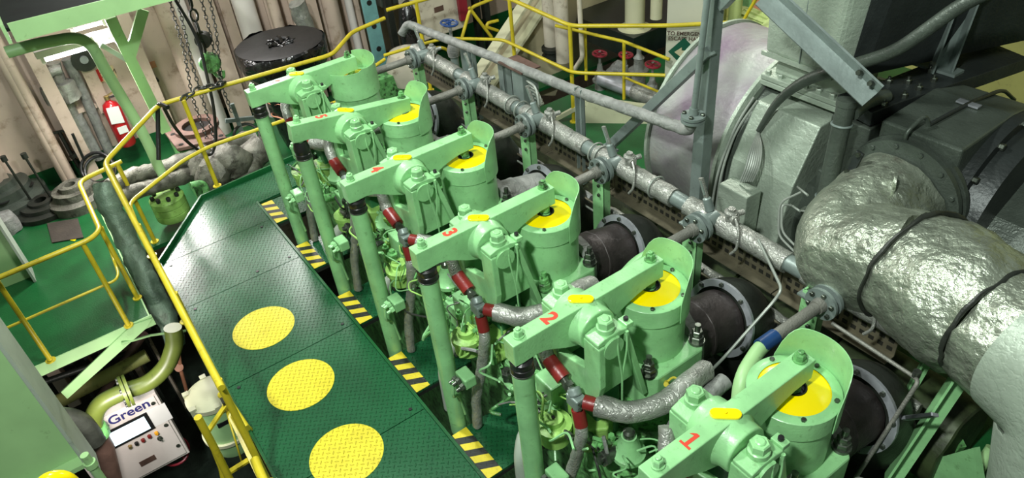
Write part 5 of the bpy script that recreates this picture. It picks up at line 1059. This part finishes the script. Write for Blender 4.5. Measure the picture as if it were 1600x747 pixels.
mb = MB(); a_ = PX(120, 200, WX + 0.1); mb.tube([PX(92, 205, WI + .1), PX(108, 235, WI + .1), PX(124, 262, WI + .1)], 0.025, 10); mb.lathe([(0.09, 0), (0.09, 0.05)], PX(116, 238, WI + .1), (0.2, 0.4, -1), 16); mb.beam(PX(78, 209, WI + .1), PX(106, 203, WI + .1), 0.03, 0.03, (1, 0, 0)); one('t_spanner', mb, 'dark', 'dark valve spindle with a cross handle on the bulkhead left of the hose coil', 'valve spindle')

# floor clutter at left
def disc(u, v, R_, h, m_, lab, name='spare_flange', z=FL):
    p = PZ(u, v, z); tt = thing(name, lab, 'machine part', (p.x, p.y, z))
    mb = MB(); mb.lathe([(R_, 0), (R_, h * 0.4), (R_ * 0.75, h * 0.5), (R_ * 0.72, h * 0.8), (R_ * 0.45, h * 0.8), (R_ * 0.42, h), (R_ * 0.2, h), (R_ * 0.2, h * 0.5)], (p.x, p.y, z), (0, 0, 1), 36, False); mb.build('body', m_, tt)
    return tt, p
tt, p = disc(72, 328, 0.36, 0.16, 'dark', 'dark round machined part on the green floor beside the brown mat')
for dx, dy in ((-0.1, -0.1), (0.02, 0.12)):
    mb = MB(); mb.tube([(p.x + dx, p.y + dy, FL + 0.1), (p.x + dx - 0.05, p.y + dy - 0.03, FL + 0.75)], 0.015, 8); mb.lathe([(0.035, 0), (0.035, 0.07)], (p.x + dx - 0.05, p.y + dy - 0.03, FL + 0.73), (0, 0, 1), 10); mb.build('lifting_rod', 'dark', tt)
tt, p = disc(15, 322, 0.50, 0.38, 'slate', 'big grey wheel like part with round openings at the far left edge')
for k in range(5):
    a = 2 * math.pi * k / 5; mb = MB(); mb.lathe([(0.085, 0), (0.085, 0.006)], (p.x + 0.32 * math.cos(a), p.y + 0.32 * math.sin(a), FL + 0.24), (0, 0, 1), 18); mb.build('opening', 'black', tt)
disc(125, 318, 0.34, 0.30, 'mud', 'grimy stacked ring part between the brown mat and the lagged pipe')
mb = MB(); mb.poly3([PZ(74, 350, FL + .004), PZ(122, 342, FL + .004), PZ(131, 372, FL + .004), PZ(82, 380, FL + .004)], (0, 0, 0.012)); one('floor_mat', mb, 'rustmat', 'brown rusty mat lying on the green floor', 'mat')
mb = MB(); mb.poly3([PZ(100, 374, FL + .004), PZ(126, 364, FL + .004), PZ(117, 377, FL + .004)], (0, 0, 0.004)); one('yellow_floor_marking', mb, 'valveyellow', 'yellow triangular floor marking touching the brown mat', 'floor marking')
mb = MB(); a_ = PZ(60, 330, FL); mb.poly3([(-4.3, -2.35, FL + .003), (-3.2, -2.2, FL + .003), (-3.2, -2.18, FL + .9), (-4.3, -2.3, FL + .9)], (0, 0.02, 0))
mb = MB(); mb.lathe([(0.16, 0), (0.19, 0.1), (0.16, 0.22), (0.05, 0.26)], PZ(12, 362, FL), (0, 0, 1), 20); one('wrapped_bundle', mb, 'laggrey', 'pale wrapped bundle at the left edge before the round parts', 'bundle', lump=0.03, lscale=6)
# black hose coil beside the lagged pipes
mb = MB(); cc = PX(152, 262, WX + 0.5); mb.torus(cc, (0.8, -0.3, 0.6), 0.20, 0.022, 28); mb.torus(cc + V((0.03, 0.02, -0.03)), (0.7, -0.2, 0.7), 0.19, 0.02, 28); mb.tube([cc + V((0, -0.1, 0.15)), cc + V((0, -0.08, 0.55))], 0.018, 8); one('hose_coil', mb, 'black', 'black coiled hose at the foot of the grey lagged pipes', 'hose')

# ------------------------------------------------------------------ grimy lagged pipe run around the walkway corner
mb = MB(); mb.tube([PX(172, 296, -2.0), PX(205, 275, -2.3), PX(262, 262, -2.35), PX(335, 232, -2.4), PX(400, 215, -2.4)], 0.10, 18, bend=0.2, sub=0.04, rr=lambda u: 0.10 * (1 + 0.05 * math.sin(u * 90))); one('grimy_lagged_pipe', mb, 'mud', 'grimy lagged pipe running along behind the ribbed pump', 'pipe', lump=0.022, lscale=7)
mb = MB(); mb.tube([PX(182, 312, -1.9), PX(215, 298, -2.1), PX(262, 285, -2.2), PX(310, 265, -2.3)], 0.09, 18, bend=0.2, sub=0.04, rr=lambda u: 0.09 * (1 + 0.05 * math.sin(u * 90))); one('grimy_lagged_pipe', mb, 'mud', 'lower grimy lagged pipe just above the ribbed pump body', 'pipe', lump=0.02, lscale=7)
mb = MB(); mb.tube([PX(165, 288, -2.0), PX(168, 312, -1.9), PX(195, 370, -1.7), PX(215, 410, -1.45), PX(235, 450, -1.2), PX(262, 500, -1.0), PX(275, 540, -0.9)], 0.13, 18, bend=0.2, sub=0.05, rr=lambda u: (0.125 - 0.02 * u) * (1 + 0.05 * math.sin(u * 110))); one('lagged_riser', mb, 'mudgreen', 'thick wrinkled lagged riser beside the long yellow handrail', 'pipe', lump=0.028, lscale=7)
mb = MB(); mb.tube([PX(205, 400, -1.6), PX(228, 440, -1.4), PX(258, 492, -1.2)], 0.10, 16, sub=0.05); one('lagged_riser', mb, 'mud', 'second darker lagged riser close behind the thick wrinkled one', 'pipe', lump=0.03, lscale=8)
t = thing('lagged_manifold', 'heap of crumpled grimy lagging past the walkway kerb', 'lagged pipework', PX(360, 260, -2.2))
for (u, v, r, d) in ((335, 268, 0.20, 0), (360, 250, 0.24, 1), (385, 262, 0.20, 2), (350, 285, 0.16, 3), (400, 240, 0.17, 4), (318, 252, 0.15, 5)):
    p = PX(u, v, -2.05 - 0.03 * d); mb = MB(); mb.tube([p + V((0, -0.12, -0.15)), p, p + V((-0.02, 0.14, 0.12))], r, 16, sub=0.04, rr=lambda q, r=r: r * (0.6 + 0.4 * math.sin(math.pi * max(0.05, min(0.95, q))))); mb.build('lagging_wrap', 'mud', t, lump=0.05, lscale=5)
mb = MB(); mb.tube([PX(298, 290, -1.9), PX(318, 285, -1.9), PX(325, 305, -1.9), PX(310, 318, -1.9)], 0.04, 12, bend=0.08); mb.build('bare_elbow', 'green_dirty', t)
# brown bolted plate on green box behind
q = [PX(256, 206, -3.2), PX(322, 182, -3.2)]
zc = -1.45; cpx = PZ(308, 200, zc)
t = thing('brown_flange_plate', 'square brown rusty plate with round opening behind the long chain', 'machine part', (cpx.x, cpx.y, FL))
mb = MB(); mb.poly3([PZ(255, 204, zc), PZ(276, 232, zc), PZ(354, 214, zc), PZ(328, 178, zc)], (0, 0, -0.05)); mb.build('plate', 'rust', t, bevel=0.01)
mb = MB(); mb.lathe([(0.17, 0), (0.27, 0.0), (0.27, 0.05), (0.17, 0.05), (0.17, -0.02)], (cpx.x, cpx.y, zc), (0, 0, 1), 36, False); mb.build('raised_ring', 'rust', t)
mb = MB(); mb.lathe([(0.17, 0), (0.0001, 0)], (cpx.x, cpx.y, zc + 0.004), (0, 0, 1), 36, False); mb.build('opening', 'black', t)
mb = MB(); mb.poly3([PZ(262, 212, zc - .08), PZ(280, 240, zc - .08), PZ(350, 222, zc - .08), PZ(326, 190, zc - .08)], (0, 0, -0.75)); mb.build('base_box', 'green_dirty', t)
for (u, v) in ((270, 210), (325, 187), (345, 212), (283, 226)):
    mb = MB(); mb.lathe([(0.03, 0), (0.03, 0.004)], PZ(u, v, zc), (0, 0, 1), 12); mb.build('bolt_hole', 'black', t)
t = thing('grey_cross_handle', 'grey cross shaped valve handle between the chains and farthest push rod', 'valve handle', PX(372, 190, -3.0))
c_ = PX(372, 190, -3.0); mb = MB(); mb.beam(PX(352, 189, -3.0), PX(398, 184, -3.0), 0.05, 0.04, (1, 0, 0)); mb.beam(c_ + V((0, 0, 0.26)), c_ - V((0, 0, 0.5)), 0.05, 0.04, (1, 0, 0)); mb.build('cross', 'greysteel', t)
mb = MB(); mb.torus(PX(386, 212, -2.9), (1, 0, 0.8), 0.16, 0.02); mb.build('ring', 'dark', t)

# bagged drum
c_ = V((-3.05, 1.19)); 
t = thing('bagged_drum', 'big round drum covered in black plastic sheeting behind the farthest rocker', 'drum', (c_.x, c_.y, FL))
mb = MB(); mb.lathe([(0.30, 0), (0.36, 0.3), (0.40, 0.9), (0.52, 1.12), (0.61, 1.20), (0.60, 1.42), (0.57, 1.46)], (c_.x, c_.y, FL), (0, 0, 1), 56, False)
ms = MB(); 
prof = [(0.30, 0.0)] + [(0.32 + 0.12 * (k / 20) + 0.14 * max(0, k / 20 - 0.6) * 2.2, 1.25 * k / 20) for k in range(1, 21)] + [(0.585, 1.30), (0.59, 1.42), (0.565, 1.45)]
ms.lathe(prof, (c_.x, c_.y, FL), (0, 0, 1), 64, False); ms.build('plastic_sheet', 'bag', t, lump=0.035, lscale=5)
mb = MB(); mb.lathe([(0.565, 1.45), (0.50, 1.462), (0.17, 1.462), (0.15, 1.44), (0.15, 1.36), (0.001, 1.36)], (c_.x, c_.y, FL), (0, 0, 1), 56, False); mb.build('lid_sheet', 'bag2', t, lump=0.006, lscale=7)
mb = MB()
for k in range(9):
    a = k * 0.8; mb.tube([(c_.x + 0.05 * math.cos(a), c_.y + 0.05 * math.sin(a), FL + 1.42), (c_.x + 0.14 * math.cos(a + .3), c_.y + 0.14 * math.sin(a + .3), FL + 1.47), (c_.x + 0.20 * math.cos(a + .5), c_.y + 0.20 * math.sin(a + .5), FL + 1.45)], 0.022, 8, bend=0.05)
mb.build('bunched_plastic', 'bag', t, lump=0.03, lscale=9)
mb = MB(); mb.torus((c_.x, c_.y, FL + 0.55), (0, 0, 1), 0.37, 0.008, 40); mb.build('tie_cord', 'salmon', t, lump=0.03, lscale=4)
mb = MB(); mb.torus((c_.x, c_.y, FL + 0.75), (0.05, 0.05, 1), 0.395, 0.008, 40); mb.build('tie_cord', 'salmon', t, lump=0.03, lscale=4)
mb = MB(); mb.tube([PX(463, 5, -3.9), PX(478, 40, -3.9), PX(486, 65, -3.9)], 0.12, 14, sub=0.05); one('foil_wrapped_pipe', mb, 'lag', 'foil wrapped pipe end rising behind the bagged drum rim', 'pipe', lump=0.03, lscale=10)

# chains and chain block
def chain(pts, R_, r_, lab, m_='dark', name='chain'):
    P = [V(p) for p in pts]; mb = MB(); tot = 0; k = 0
    for a, b in zip(P, P[1:]):
        d = (b - a); n = max(1, int(d.length / (R_ * 2.6))); dn = d.normalized(); x, y, _ = frame(dn)
        for i in range(n):
            c = a + d * ((i + 0.5) / n); w = x if k % 2 else y; k += 1
            mb.tube([c + dn * (R_ * 1.7 * math.cos(t_)) + w * (R_ * math.sin(t_)) for t_ in [2 * math.pi * j / 8 for j in range(8)]], r_, 5, closed=True)
    o = mb.build(name, m_, None, kind='stuff'); return tag(o, lab, 'chain')
chain([PX(262, -10, -2.4), PX(288, 80, -2.4), PX(300, 150, -2.4), PX(328, 230, -2.4)], 0.018, 0.006, 'thin chain hanging farthest left and passing over the brown plate')
chain([PX(275, -10, -2.3), PX(300, 100, -2.3), PX(318, 160, -2.2), PX(345, 250, -2.2)], 0.018, 0.006, 'thin chain second from the left, reaching the lagging')
chain([PX(294, -10, -2.5), PX(306, 35, -2.5), PX(320, 80, -2.5)], 0.042, 0.017, 'heavy black hoist chain leading into the green chain block')
chain([PX(312, -10, -2.5), PX(328, 50, -2.5), PX(345, 130, -2.4)], 0.018, 0.006, 'thin chain just right of the heavy hoist chain')
chain([PX(326, -10, -2.5), PX(338, 50, -2.5), PX(346, 132, -2.4), PX(362, 175, -2.3)], 0.018, 0.006, 'thin chain farthest right, draped over the yellow rail')
chain([PZ(283, 156, -0.6), PZ(312, 138, -0.58), PZ(345, 133, -0.58)], 0.028, 0.012, 'bundled chain wound along the top of the yellow rail')
chain([PZ(290, 150, -0.62), PZ(316, 144, -0.62), PZ(350, 128, -0.55), PZ(345, 140, -0.7)], 0.026, 0.011, 'second chain strand wrapped round the rail beneath the first')
t = thing('chain_block', 'greasy green chain block hanging above the yellow rail', 'hoist', PX(328, 100, -2.5))
mb = MB(); c_ = PX(328, 98, -2.5); mb.lathe([(0.10, -0.06), (0.12, -0.04), (0.12, 0.04), (0.10, 0.06)], c_, (1, -0.6, 0), 20); mb.build('body', 'green_dirty', t)
mb = MB(); mb.lathe([(0.09, -0.05), (0.09, 0.05)], PX(318, 62, -2.52), (1, -0.6, 0), 20); mb.build('upper_sheave', 'dark', t)
mb = MB(); mb.tube([c_ + V((0, 0, -0.08)), c_ + V((0, 0.02, -0.18)), c_ + V((0.02, 0.09, -0.22)), c_ + V((0.02, 0.11, -0.13))], 0.02, 8, bend=0.06); mb.build('hook', 'green_dirty', t)
mb = MB(); mb.tube([PZ(262, 168, -0.6), PX(246, 160, -1.75), PX(247, 200, -1.7), PX(248, 250, -1.6)], 0.024, 10, bend=0.08); one('rubber_hose', mb, 'black', 'black rubber hose hooked over the rail corner by the curved pipe', 'hose')
mb = MB(); mb.tube([PX(256, 168, -1.7), PX(270, 195, -1.7), PX(290, 220, -1.8), PX(310, 235, -1.9), PX(330, 245, -2.0), PX(338, 222, -2.0), PX(335, 170, -2.0), PX(310, 60, -2.2), PX(268, -10, -2.3)], 0.018, 10, bend=0.2); one('rubber_hose', mb, 'black', 'long black cable looping from the ceiling down behind the yellow post', 'cable')

# ================================================================== BACKGROUND BEYOND THE HEADER
# teal ladder rail, white cabinet, dark bags
t = thing('teal_rail', 'teal steel rail with bolt holes standing beyond the farthest valve', 'rail', PX(590, 50, -3.6))
a_ = PX(578, 10, -3.6); mb = MB(); mb.box((a_.x - 0.05, a_.y - 0.11, FL), (a_.x, a_.y + 0.11, 1.5)); mb.build('web', 'teal', t, bevel=0.01)
for k in range(7):
    mb = MB(); mb.lathe([(0.04, 0), (0.04, 0.006)], (a_.x, a_.y, -1.6 + 0.35 * k), (1, 0, 0), 12); mb.build('bolt_hole', 'black', t)
t = thing('oil_stained_cabinet', 'tall off white stained steel cabinet behind the header pipe end', 'cabinet', PX(690, 40, -3.4))
a_ = PX(690, 30, -3.2); mb = MB(); mb.box((a_.x - 0.5, a_.y - 0.42, -1.55), (a_.x, a_.y + 0.42, 1.5)); mb.build('body', 'stained', t, bevel=0.02)
mb = MB(); mb.box((a_.x, a_.y - 0.1, a_.z + 0.12), (a_.x + 0.003, a_.y + 0.06, a_.z + 0.2)); mb.build('faded_label', 'rust', t)
mb = MB(); a_ = PX(642, 50, -3.3); mb.lathe([(0.10, 0), (0.17, 0.2), (0.19, 0.5), (0.13, 0.8), (0.05, 0.9)], (a_.x, a_.y, a_.z - 0.45), (0, 0, 1), 20); one('black_bag', mb, 'bag', 'black plastic bag hung beside the stained cabinet', 'bag', lump=0.04, lscale=7)
mb = MB(); a_ = PX(634, 80, -3.0); mb.lathe([(0.05, 0), (0.30, 0.05), (0.34, 0.3), (0.25, 0.5), (0.05, 0.58)], (a_.x, a_.y, a_.z - 0.5), (0, 0, 1), 28); one('cream_tank', mb, 'stained', 'rounded cream tank low beyond the farthest header connection', 'tank')
mb = MB(); a_ = PX(615, 95, -2.9); mb.box((a_.x - 0.4, a_.y - 0.35, FL), (a_.x, a_.y + 0.5, FL + 0.55)); one('green_machine_base', mb, 'green_dirty', 'dirty green machine base under the rounded cream tank', 'machinery')
mb = MB(); a_ = PX(726, 25, -3.1); mb.box((a_.x - 0.06, a_.y - 0.07, -1.4), (a_.x, a_.y + 0.07, 1.2)); one('maroon_post', mb, 'handred', 'maroon post right of the stained cabinet', 'post')
for k, (u, v) in enumerate(((612, 30), (660, 30), (748, 30), (762, 20))):
    a_ = PX(u, v, -3.7); mb = MB(); mb.box((a_.x - 0.1, a_.y - 0.05, FL), (a_.x, a_.y + 0.05, 1.4)); one('dark_stanchion', mb, 'dark' if k != 1 else 'cream', ('dark stanchion left of the hanging black bag', 'cream stanchion left of the stained cabinet', 'dark stanchion right of the maroon post', 'dark stanchion farthest right before the inclined girder')[k], 'stanchion')
a_ = PX(590, 25, -3.8); mb = MB(); mb.box((a_.x - 0.6, a_.y + 0.1, -1.1), (a_.x, a_.y + 0.7, -0.2)); one('grey_gearbox', mb, 'slate', 'dark grey machine behind the teal rail', 'machinery')
# blue handwheel valve
t = thing('blue_wheel_valve', 'valve with blue handwheel behind the header pipe end', 'valve', PY(706, 100, 2.7))
c_ = PY(702, 36, 2.75); mb = MB(); mb.wheel(c_, (0.1, 0.1, 1), 0.10, 0.014); mb.build('handwheel', 'handblue', t)
mb = MB(); mb.cyl(c_, c_ - V((0, 0, 0.30)), 0.02); mb.lathe([(0.07, 0), (0.08, 0.08), (0.05, 0.16)], c_ - V((0, 0, 0.42)), (0, 0, 1), 18); mb.build('body', 'laggrey', t)
mb = MB(); mb.tube([c_ - V((0, 0, 0.40)), c_ - V((0, 0, 0.62)), c_ + V((-0.3, 0.05, -0.72))], 0.05, 12, bend=0.1); mb.build('pipe', 'greysteel', t)
mb = MB(); a_ = PY(724, 68, 2.6); mb.tube([a_, a_ - V((0, 0, 0.75))], 0.05, 12); one('grey_stub_post', mb, 'greysteel', 'short grey post dropping behind the wrapped pipe near the blue wheel', 'post')
# inclined beige girder
t = thing('inclined_girder', 'wide beige inclined girder rising to the upper right beyond the railing', 'girder', PX(770, 150, -2.0))
Q = [PX(745, 148, -2.2), PX(872, -20, -2.2), PX(985, -20, -2.2), PX(880, 120, -2.2), PX(868, 150, -2.2)]
mb = MB(); mb.poly3(Q, (-0.30, 0, 0)); mb.build('web', 'beige', t, bevel=0.01)
for (u0, u1, w_) in ((752, 838, 0.10), (722, 806, 0.08)):
    mb = MB(); mb.beam(PX(u0 - 6, 160, -2.1), PX(u1 + 30, -20, -2.1), 0.04, w_ + 0.12, (0, 1, 1)); mb.build('flange', 'creamy', t)
# white pipes beyond
for (u, v, r, m_, lab) in ((862, 80, 0.10, 'stained', 'dirty white vertical pipe with dark coupling right of the inclined girder'), (880, 90, 0.10, 'stained', 'dirty white vertical pipe beside the yellow post'), (992, 20, 0.14, 'creamy', 'cream stanchion pipe with base flange on the black plinth'), (1026, 0, 0.08, 'creamy', 'thin cream stanchion top right of the base flange')):
    p = PY(u, v, 4.6 if u < 900 else 5.6); zz = -1.75 if u < 900 else p.z - 0.25; mb = MB(); mb.tube([(p.x, p.y, zz), (p.x, p.y, 2.0)], r, 18)
    if u == 992: mb.lathe([(0.24, 0), (0.24, 0.04)], (p.x, p.y, zz), (0, 0, 1), 24)
    one('vertical_pipe', mb, m_, lab, 'pipe')
p = PY(864, 82, 4.58); mb = MB(); mb.lathe([(0.16, 0), (0.16, 0.05), (0.12, 0.05), (0.12, 0.12), (0.16, 0.12), (0.16, 0.17)], (p.x, p.y, p.z - 0.08), (0, 0, 1), 20); one('pipe_coupling', mb, 'dark', 'dark bolted coupling on the dirty white pipe', 'coupling')
mb = MB(); mb.tube([PY(905, -5, 4.0), PY(910, 90, 4.0), PY(898, 108, 4.0)], 0.03, 10, bend=0.05); one('thin_wrapped_line', mb, 'stained', 'thin dirty wrapped line right of the yellow post', 'pipe')
# black plinth with green edge
zpl = -1.45
q = [PZ(905, 28, zpl), PZ(990, 60, zpl), PZ(1048, 36, zpl), PZ(1048, -30, zpl), PZ(905, -30, zpl)]
mb = MB(); mb.poly3(q, (0, 0, -0.32)); one('black_plinth', mb, 'darkgloss', 'low black topped plinth with pointed front edge', 'plinth')
# handwheel valves
t0 = None
for i, (u, v, yy, lab) in enumerate(((937, 84, 4.4, 'valve with maroon handwheel farthest left of three'), (978, 86, 4.7, 'valve with maroon handwheel in the middle behind the slim yellow post'), (1020, 101, 4.5, 'valve with maroon handwheel nearest the cream column'))):
    c_ = PY(u, v, yy); t = thing('red_wheel_valve', lab, 'valve', (c_.x, c_.y, -1.75), 'maroon handwheel valves')
    mb = MB(); mb.wheel(c_, (0.1, 0.05, 1), 0.085, 0.016, 5); mb.build('handwheel', 'handred', t)
    mb = MB(); mb.cyl(c_ + V((0, 0, 0.03)), c_ - V((0, 0, 0.18)), 0.016); mb.lathe([(0.04, 0), (0.07, 0.03), (0.07, 0.10), (0.04, 0.14), (0.03, 0.22)], c_ - V((0, 0, 0.36)), (0, 0, 1), 16); mb.build('bonnet', 'laggrey', t)
    mb = MB(); mb.lathe([(0.10, 0), (0.10, 0.025), (0.07, 0.03), (0.07, 0.24), (0.10, 0.245), (0.10, 0.27)], (c_.x, c_.y, c_.z - 0.62), (0, 0, 1), 20); mb.build('body', 'laggrey', t)
a_ = PY(940, 122, 4.4); b_ = PY(1060, 168, 4.5)
mb = MB(); mb.tube([a_, a_.lerp(b_, 0.45)], 0.10, 18); one('manifold_pipe', mb, 'ring', 'pale lagged manifold pipe below the left maroon handwheel', 'pipe')
mb = MB(); mb.tube([a_.lerp(b_, 0.46), b_], 0.115, 18); mb.lathe([(0.15, 0), (0.15, 0.04)], b_.lerp(a_, 0.12), a_ - b_, 20); one('manifold_pipe', mb, 'lag', 'grey flanged manifold pipe running to the cream column', 'pipe')
mb = MB(); a_ = PY(968, 105, 4.7); mb.tube([a_ + V((-0.08, -0.06, -0.12)), a_ + V((0, 0, 0.02)), a_ + V((0.05, 0.05, -0.15))], 0.10, 16, bend=0.1, sub=0.03); one('lagged_bend', mb, 'laggrey', 'silver lagged bend between the maroon handwheels', 'pipe', lump=0.02, lscale=12)
c_ = PY(998, 108, 4.6); t = thing('relief_valve', 'stout steel spring relief valve between the handwheels', 'valve', (c_.x, c_.y, c_.z - 0.2))
mb = MB(); mb.lathe([(0.09, -0.2), (0.09, -0.05), (0.13, -0.04), (0.13, 0.0), (0.07, 0.01), (0.06, 0.14), (0.07, 0.15), (0.03, 0.20), (0.03, 0.29)], c_, (0, 0, 1), 20); mb.build('body', 'laggrey', t)
# cream low box (bulwark) behind the railing foot
zf_ = -1.75
t = thing('cream_bulwark', 'low cream box plinth with sloping top behind the railing foot', 'plinth', PZ(960, 190, zf_))
mb = MB(); g0, g1 = PZ(905, 192, zf_), PZ(1040, 194, zf_); h_ = 0.30
mb.poly3([g0, g1, g1 + V((0, 0, 0.20)), g0 + V((0.12, 0.1, 0.33)), g0 + V((0, 0, 0.10))], (-0.05, 0.05, 0)); mb.build('box', 'creamy', t)
mb = MB(); mb.beam(PZ(868, 186, zf_ + .04), PZ(935, 150, zf_ + .35), 0.05, 0.05); mb.build('sloping_bar', 'creamy', t)
# cream column with escape sign
t = thing('sign_column', 'cream column carrying the emergency escape hatch lettering and green arrow', 'column', PY(1062, 190, 4.9))
a_ = PY(1050, 150, 4.6); b_ = PY(1098, 110, 4.6)
cxx = a_.x; mb = MB(); wv = V((0.80, 0.60, 0)).normalized()
lt = PY(1038, 130, 4.4); rt = lt + wv * 0.60
mb = MB(); nvec = V((wv.y, -wv.x, 0)) * -0.3
mb.poly3([V((lt.x, lt.y, -1.75)), V((rt.x, rt.y, -1.75)), V((rt.x, rt.y, 2.2)), V((lt.x, lt.y, 2.2))], nvec); mb.build('column', 'creamsign', t)
fc = V((wv.y, -wv.x, 0)) * 0.004
def onf(s_, z_): return lt + wv * s_ + V((0, 0, z_ - lt.z)) + fc
def hit(u, v):
    r = ray(u, v); n_ = V((wv.y, -wv.x, 0)); return CAM_C + r * ((lt - CAM_C).dot(n_) / r.dot(n_)) + fc
text_mesh('lettering', 'TO EMERGENCY', 0.062, 'rust', t, hit(1075, 53), wv, (0, 0, 1), 0.001, 0.001)
text_mesh('lettering', 'ESCAPE HATCH', 0.062, 'rust', t, hit(1075, 61), wv, (0, 0, 1), 0.001, 0.001)
c_ = hit(1068, 81); mb = MB(); s_ = 0.17
mb.poly3([c_ - wv * s_, c_ - V((0, 0, s_)), c_ + wv * s_, c_ + V((0, 0, s_))], fc * 2); sg = mb.build('green_sign', 'sign', t)
mb = MB(); q = fc * 3.2
mb.poly3([c_ - wv * 0.10 + q, c_ - wv * 0.02 - V((0, 0, 0.06)) + q, c_ - wv * 0.02 - V((0, 0, 0.022)) + q, c_ + wv * 0.10 - V((0, 0, 0.022)) + q, c_ + wv * 0.10 + V((0, 0, 0.022)) + q, c_ - wv * 0.02 + V((0, 0, 0.022)) + q, c_ - wv * 0.02 + V((0, 0, 0.06)) + q], fc * 0.5); mb.build('arrow', 'beige', sg)
# pumps and motor upper right
t = thing('electric_motor', 'pale lime green ribbed electric motor beside the funnel duct', 'motor', PY(1190, 80, 5.4))
a_ = PY(1150, 35, 5.3); b_ = PY(1222, 65, 5.3)
mb = MB(); mb.lathe([(0.12, 0), (0.20, 0.03), (0.20, 0.10)] , a_, b_ - a_, 28); d_ = (b_ - a_).normalized(); mb.lathe([(0.19, 0.08), (0.19, (b_ - a_).length * 0.7)], a_, d_, 28); mb.lathe([(0.21, 0), (0.21, 0.18), (0.12, 0.20)], a_ + d_ * (b_ - a_).length * 0.68, d_, 28); mb.build('body', 'palelime', t)
x_, y_, _ = frame(d_)
for k in range(18):
    an = 2 * math.pi * k / 18; o_ = (x_ * math.cos(an) + y_ * math.sin(an)); mb = MB(); mb.beam(a_ + d_ * 0.12 + o_ * 0.20, a_ + d_ * ((b_ - a_).length * 0.68) + o_ * 0.20, 0.008, 0.03, o_); mb.build('cooling_fin', 'palelime', t)
mb = MB(); p = PY(1155, 82, 5.1); mb.lathe([(0.13, -0.1), (0.16, -0.06), (0.16, 0.06), (0.06, 0.08)], p, (0.3, -1, 0.1), 24); one('pump_casing', mb, 'palelime', 'round pale lime pump casing behind the drum top', 'pump')
for (u, v, r, m_, lab) in ((1128, 50, 0.11, 'creamlime', 'yellowish vertical pipe left of the slim green pipe'), (1145, 55, 0.07, 'palelime', 'slim pale green vertical pipe near the motor')):
    p = PY(u, v, 5.0); mb = MB(); mb.tube([(p.x, p.y, -1.75), (p.x, p.y, 2.2)], r, 16); one('vertical_pipe', mb, m_, lab, 'pipe')
p = PY(1210, 15, 5.8); mb = MB(); mb.lathe([(0.32, 0), (0.32, 0.6), (0.22, 0.75)], (p.x, p.y, p.z - 0.2), (0, 0, 1), 24); one('salmon_tank', mb, 'salmon', 'salmon painted tank above the pale motor', 'tank')
p = PY(1172, 8, 5.6); mb = MB(); mb.cbox(p, (0.20, 0.25, 0.35)); mb.lathe([(0.05, 0), (0.05, 0.25)], p + V((0, 0, -0.3)), (0, 0, 1), 12); one('green_actuator', mb, 'green', 'light green box actuator left of the salmon tank', 'actuator', bevel=0.02)
mb = MB(); mb.tube([PY(1185, -8, 4.9), PY(1158, 38, 4.9)], 0.018, 10); one('diagonal_rail', mb, 'yellow', 'short yellow diagonal rail behind the steel column', 'railing')
p = PY(1165, 75, 5.5); mb = MB(); mb.box((p.x - 0.1, p.y - 0.3, -1.75), (p.x + 1.6, p.y + 0.6, p.z - 0.12)); one('motor_bed', mb, 'darkslate', 'dark machine bed under the pale motor', 'machine bed')
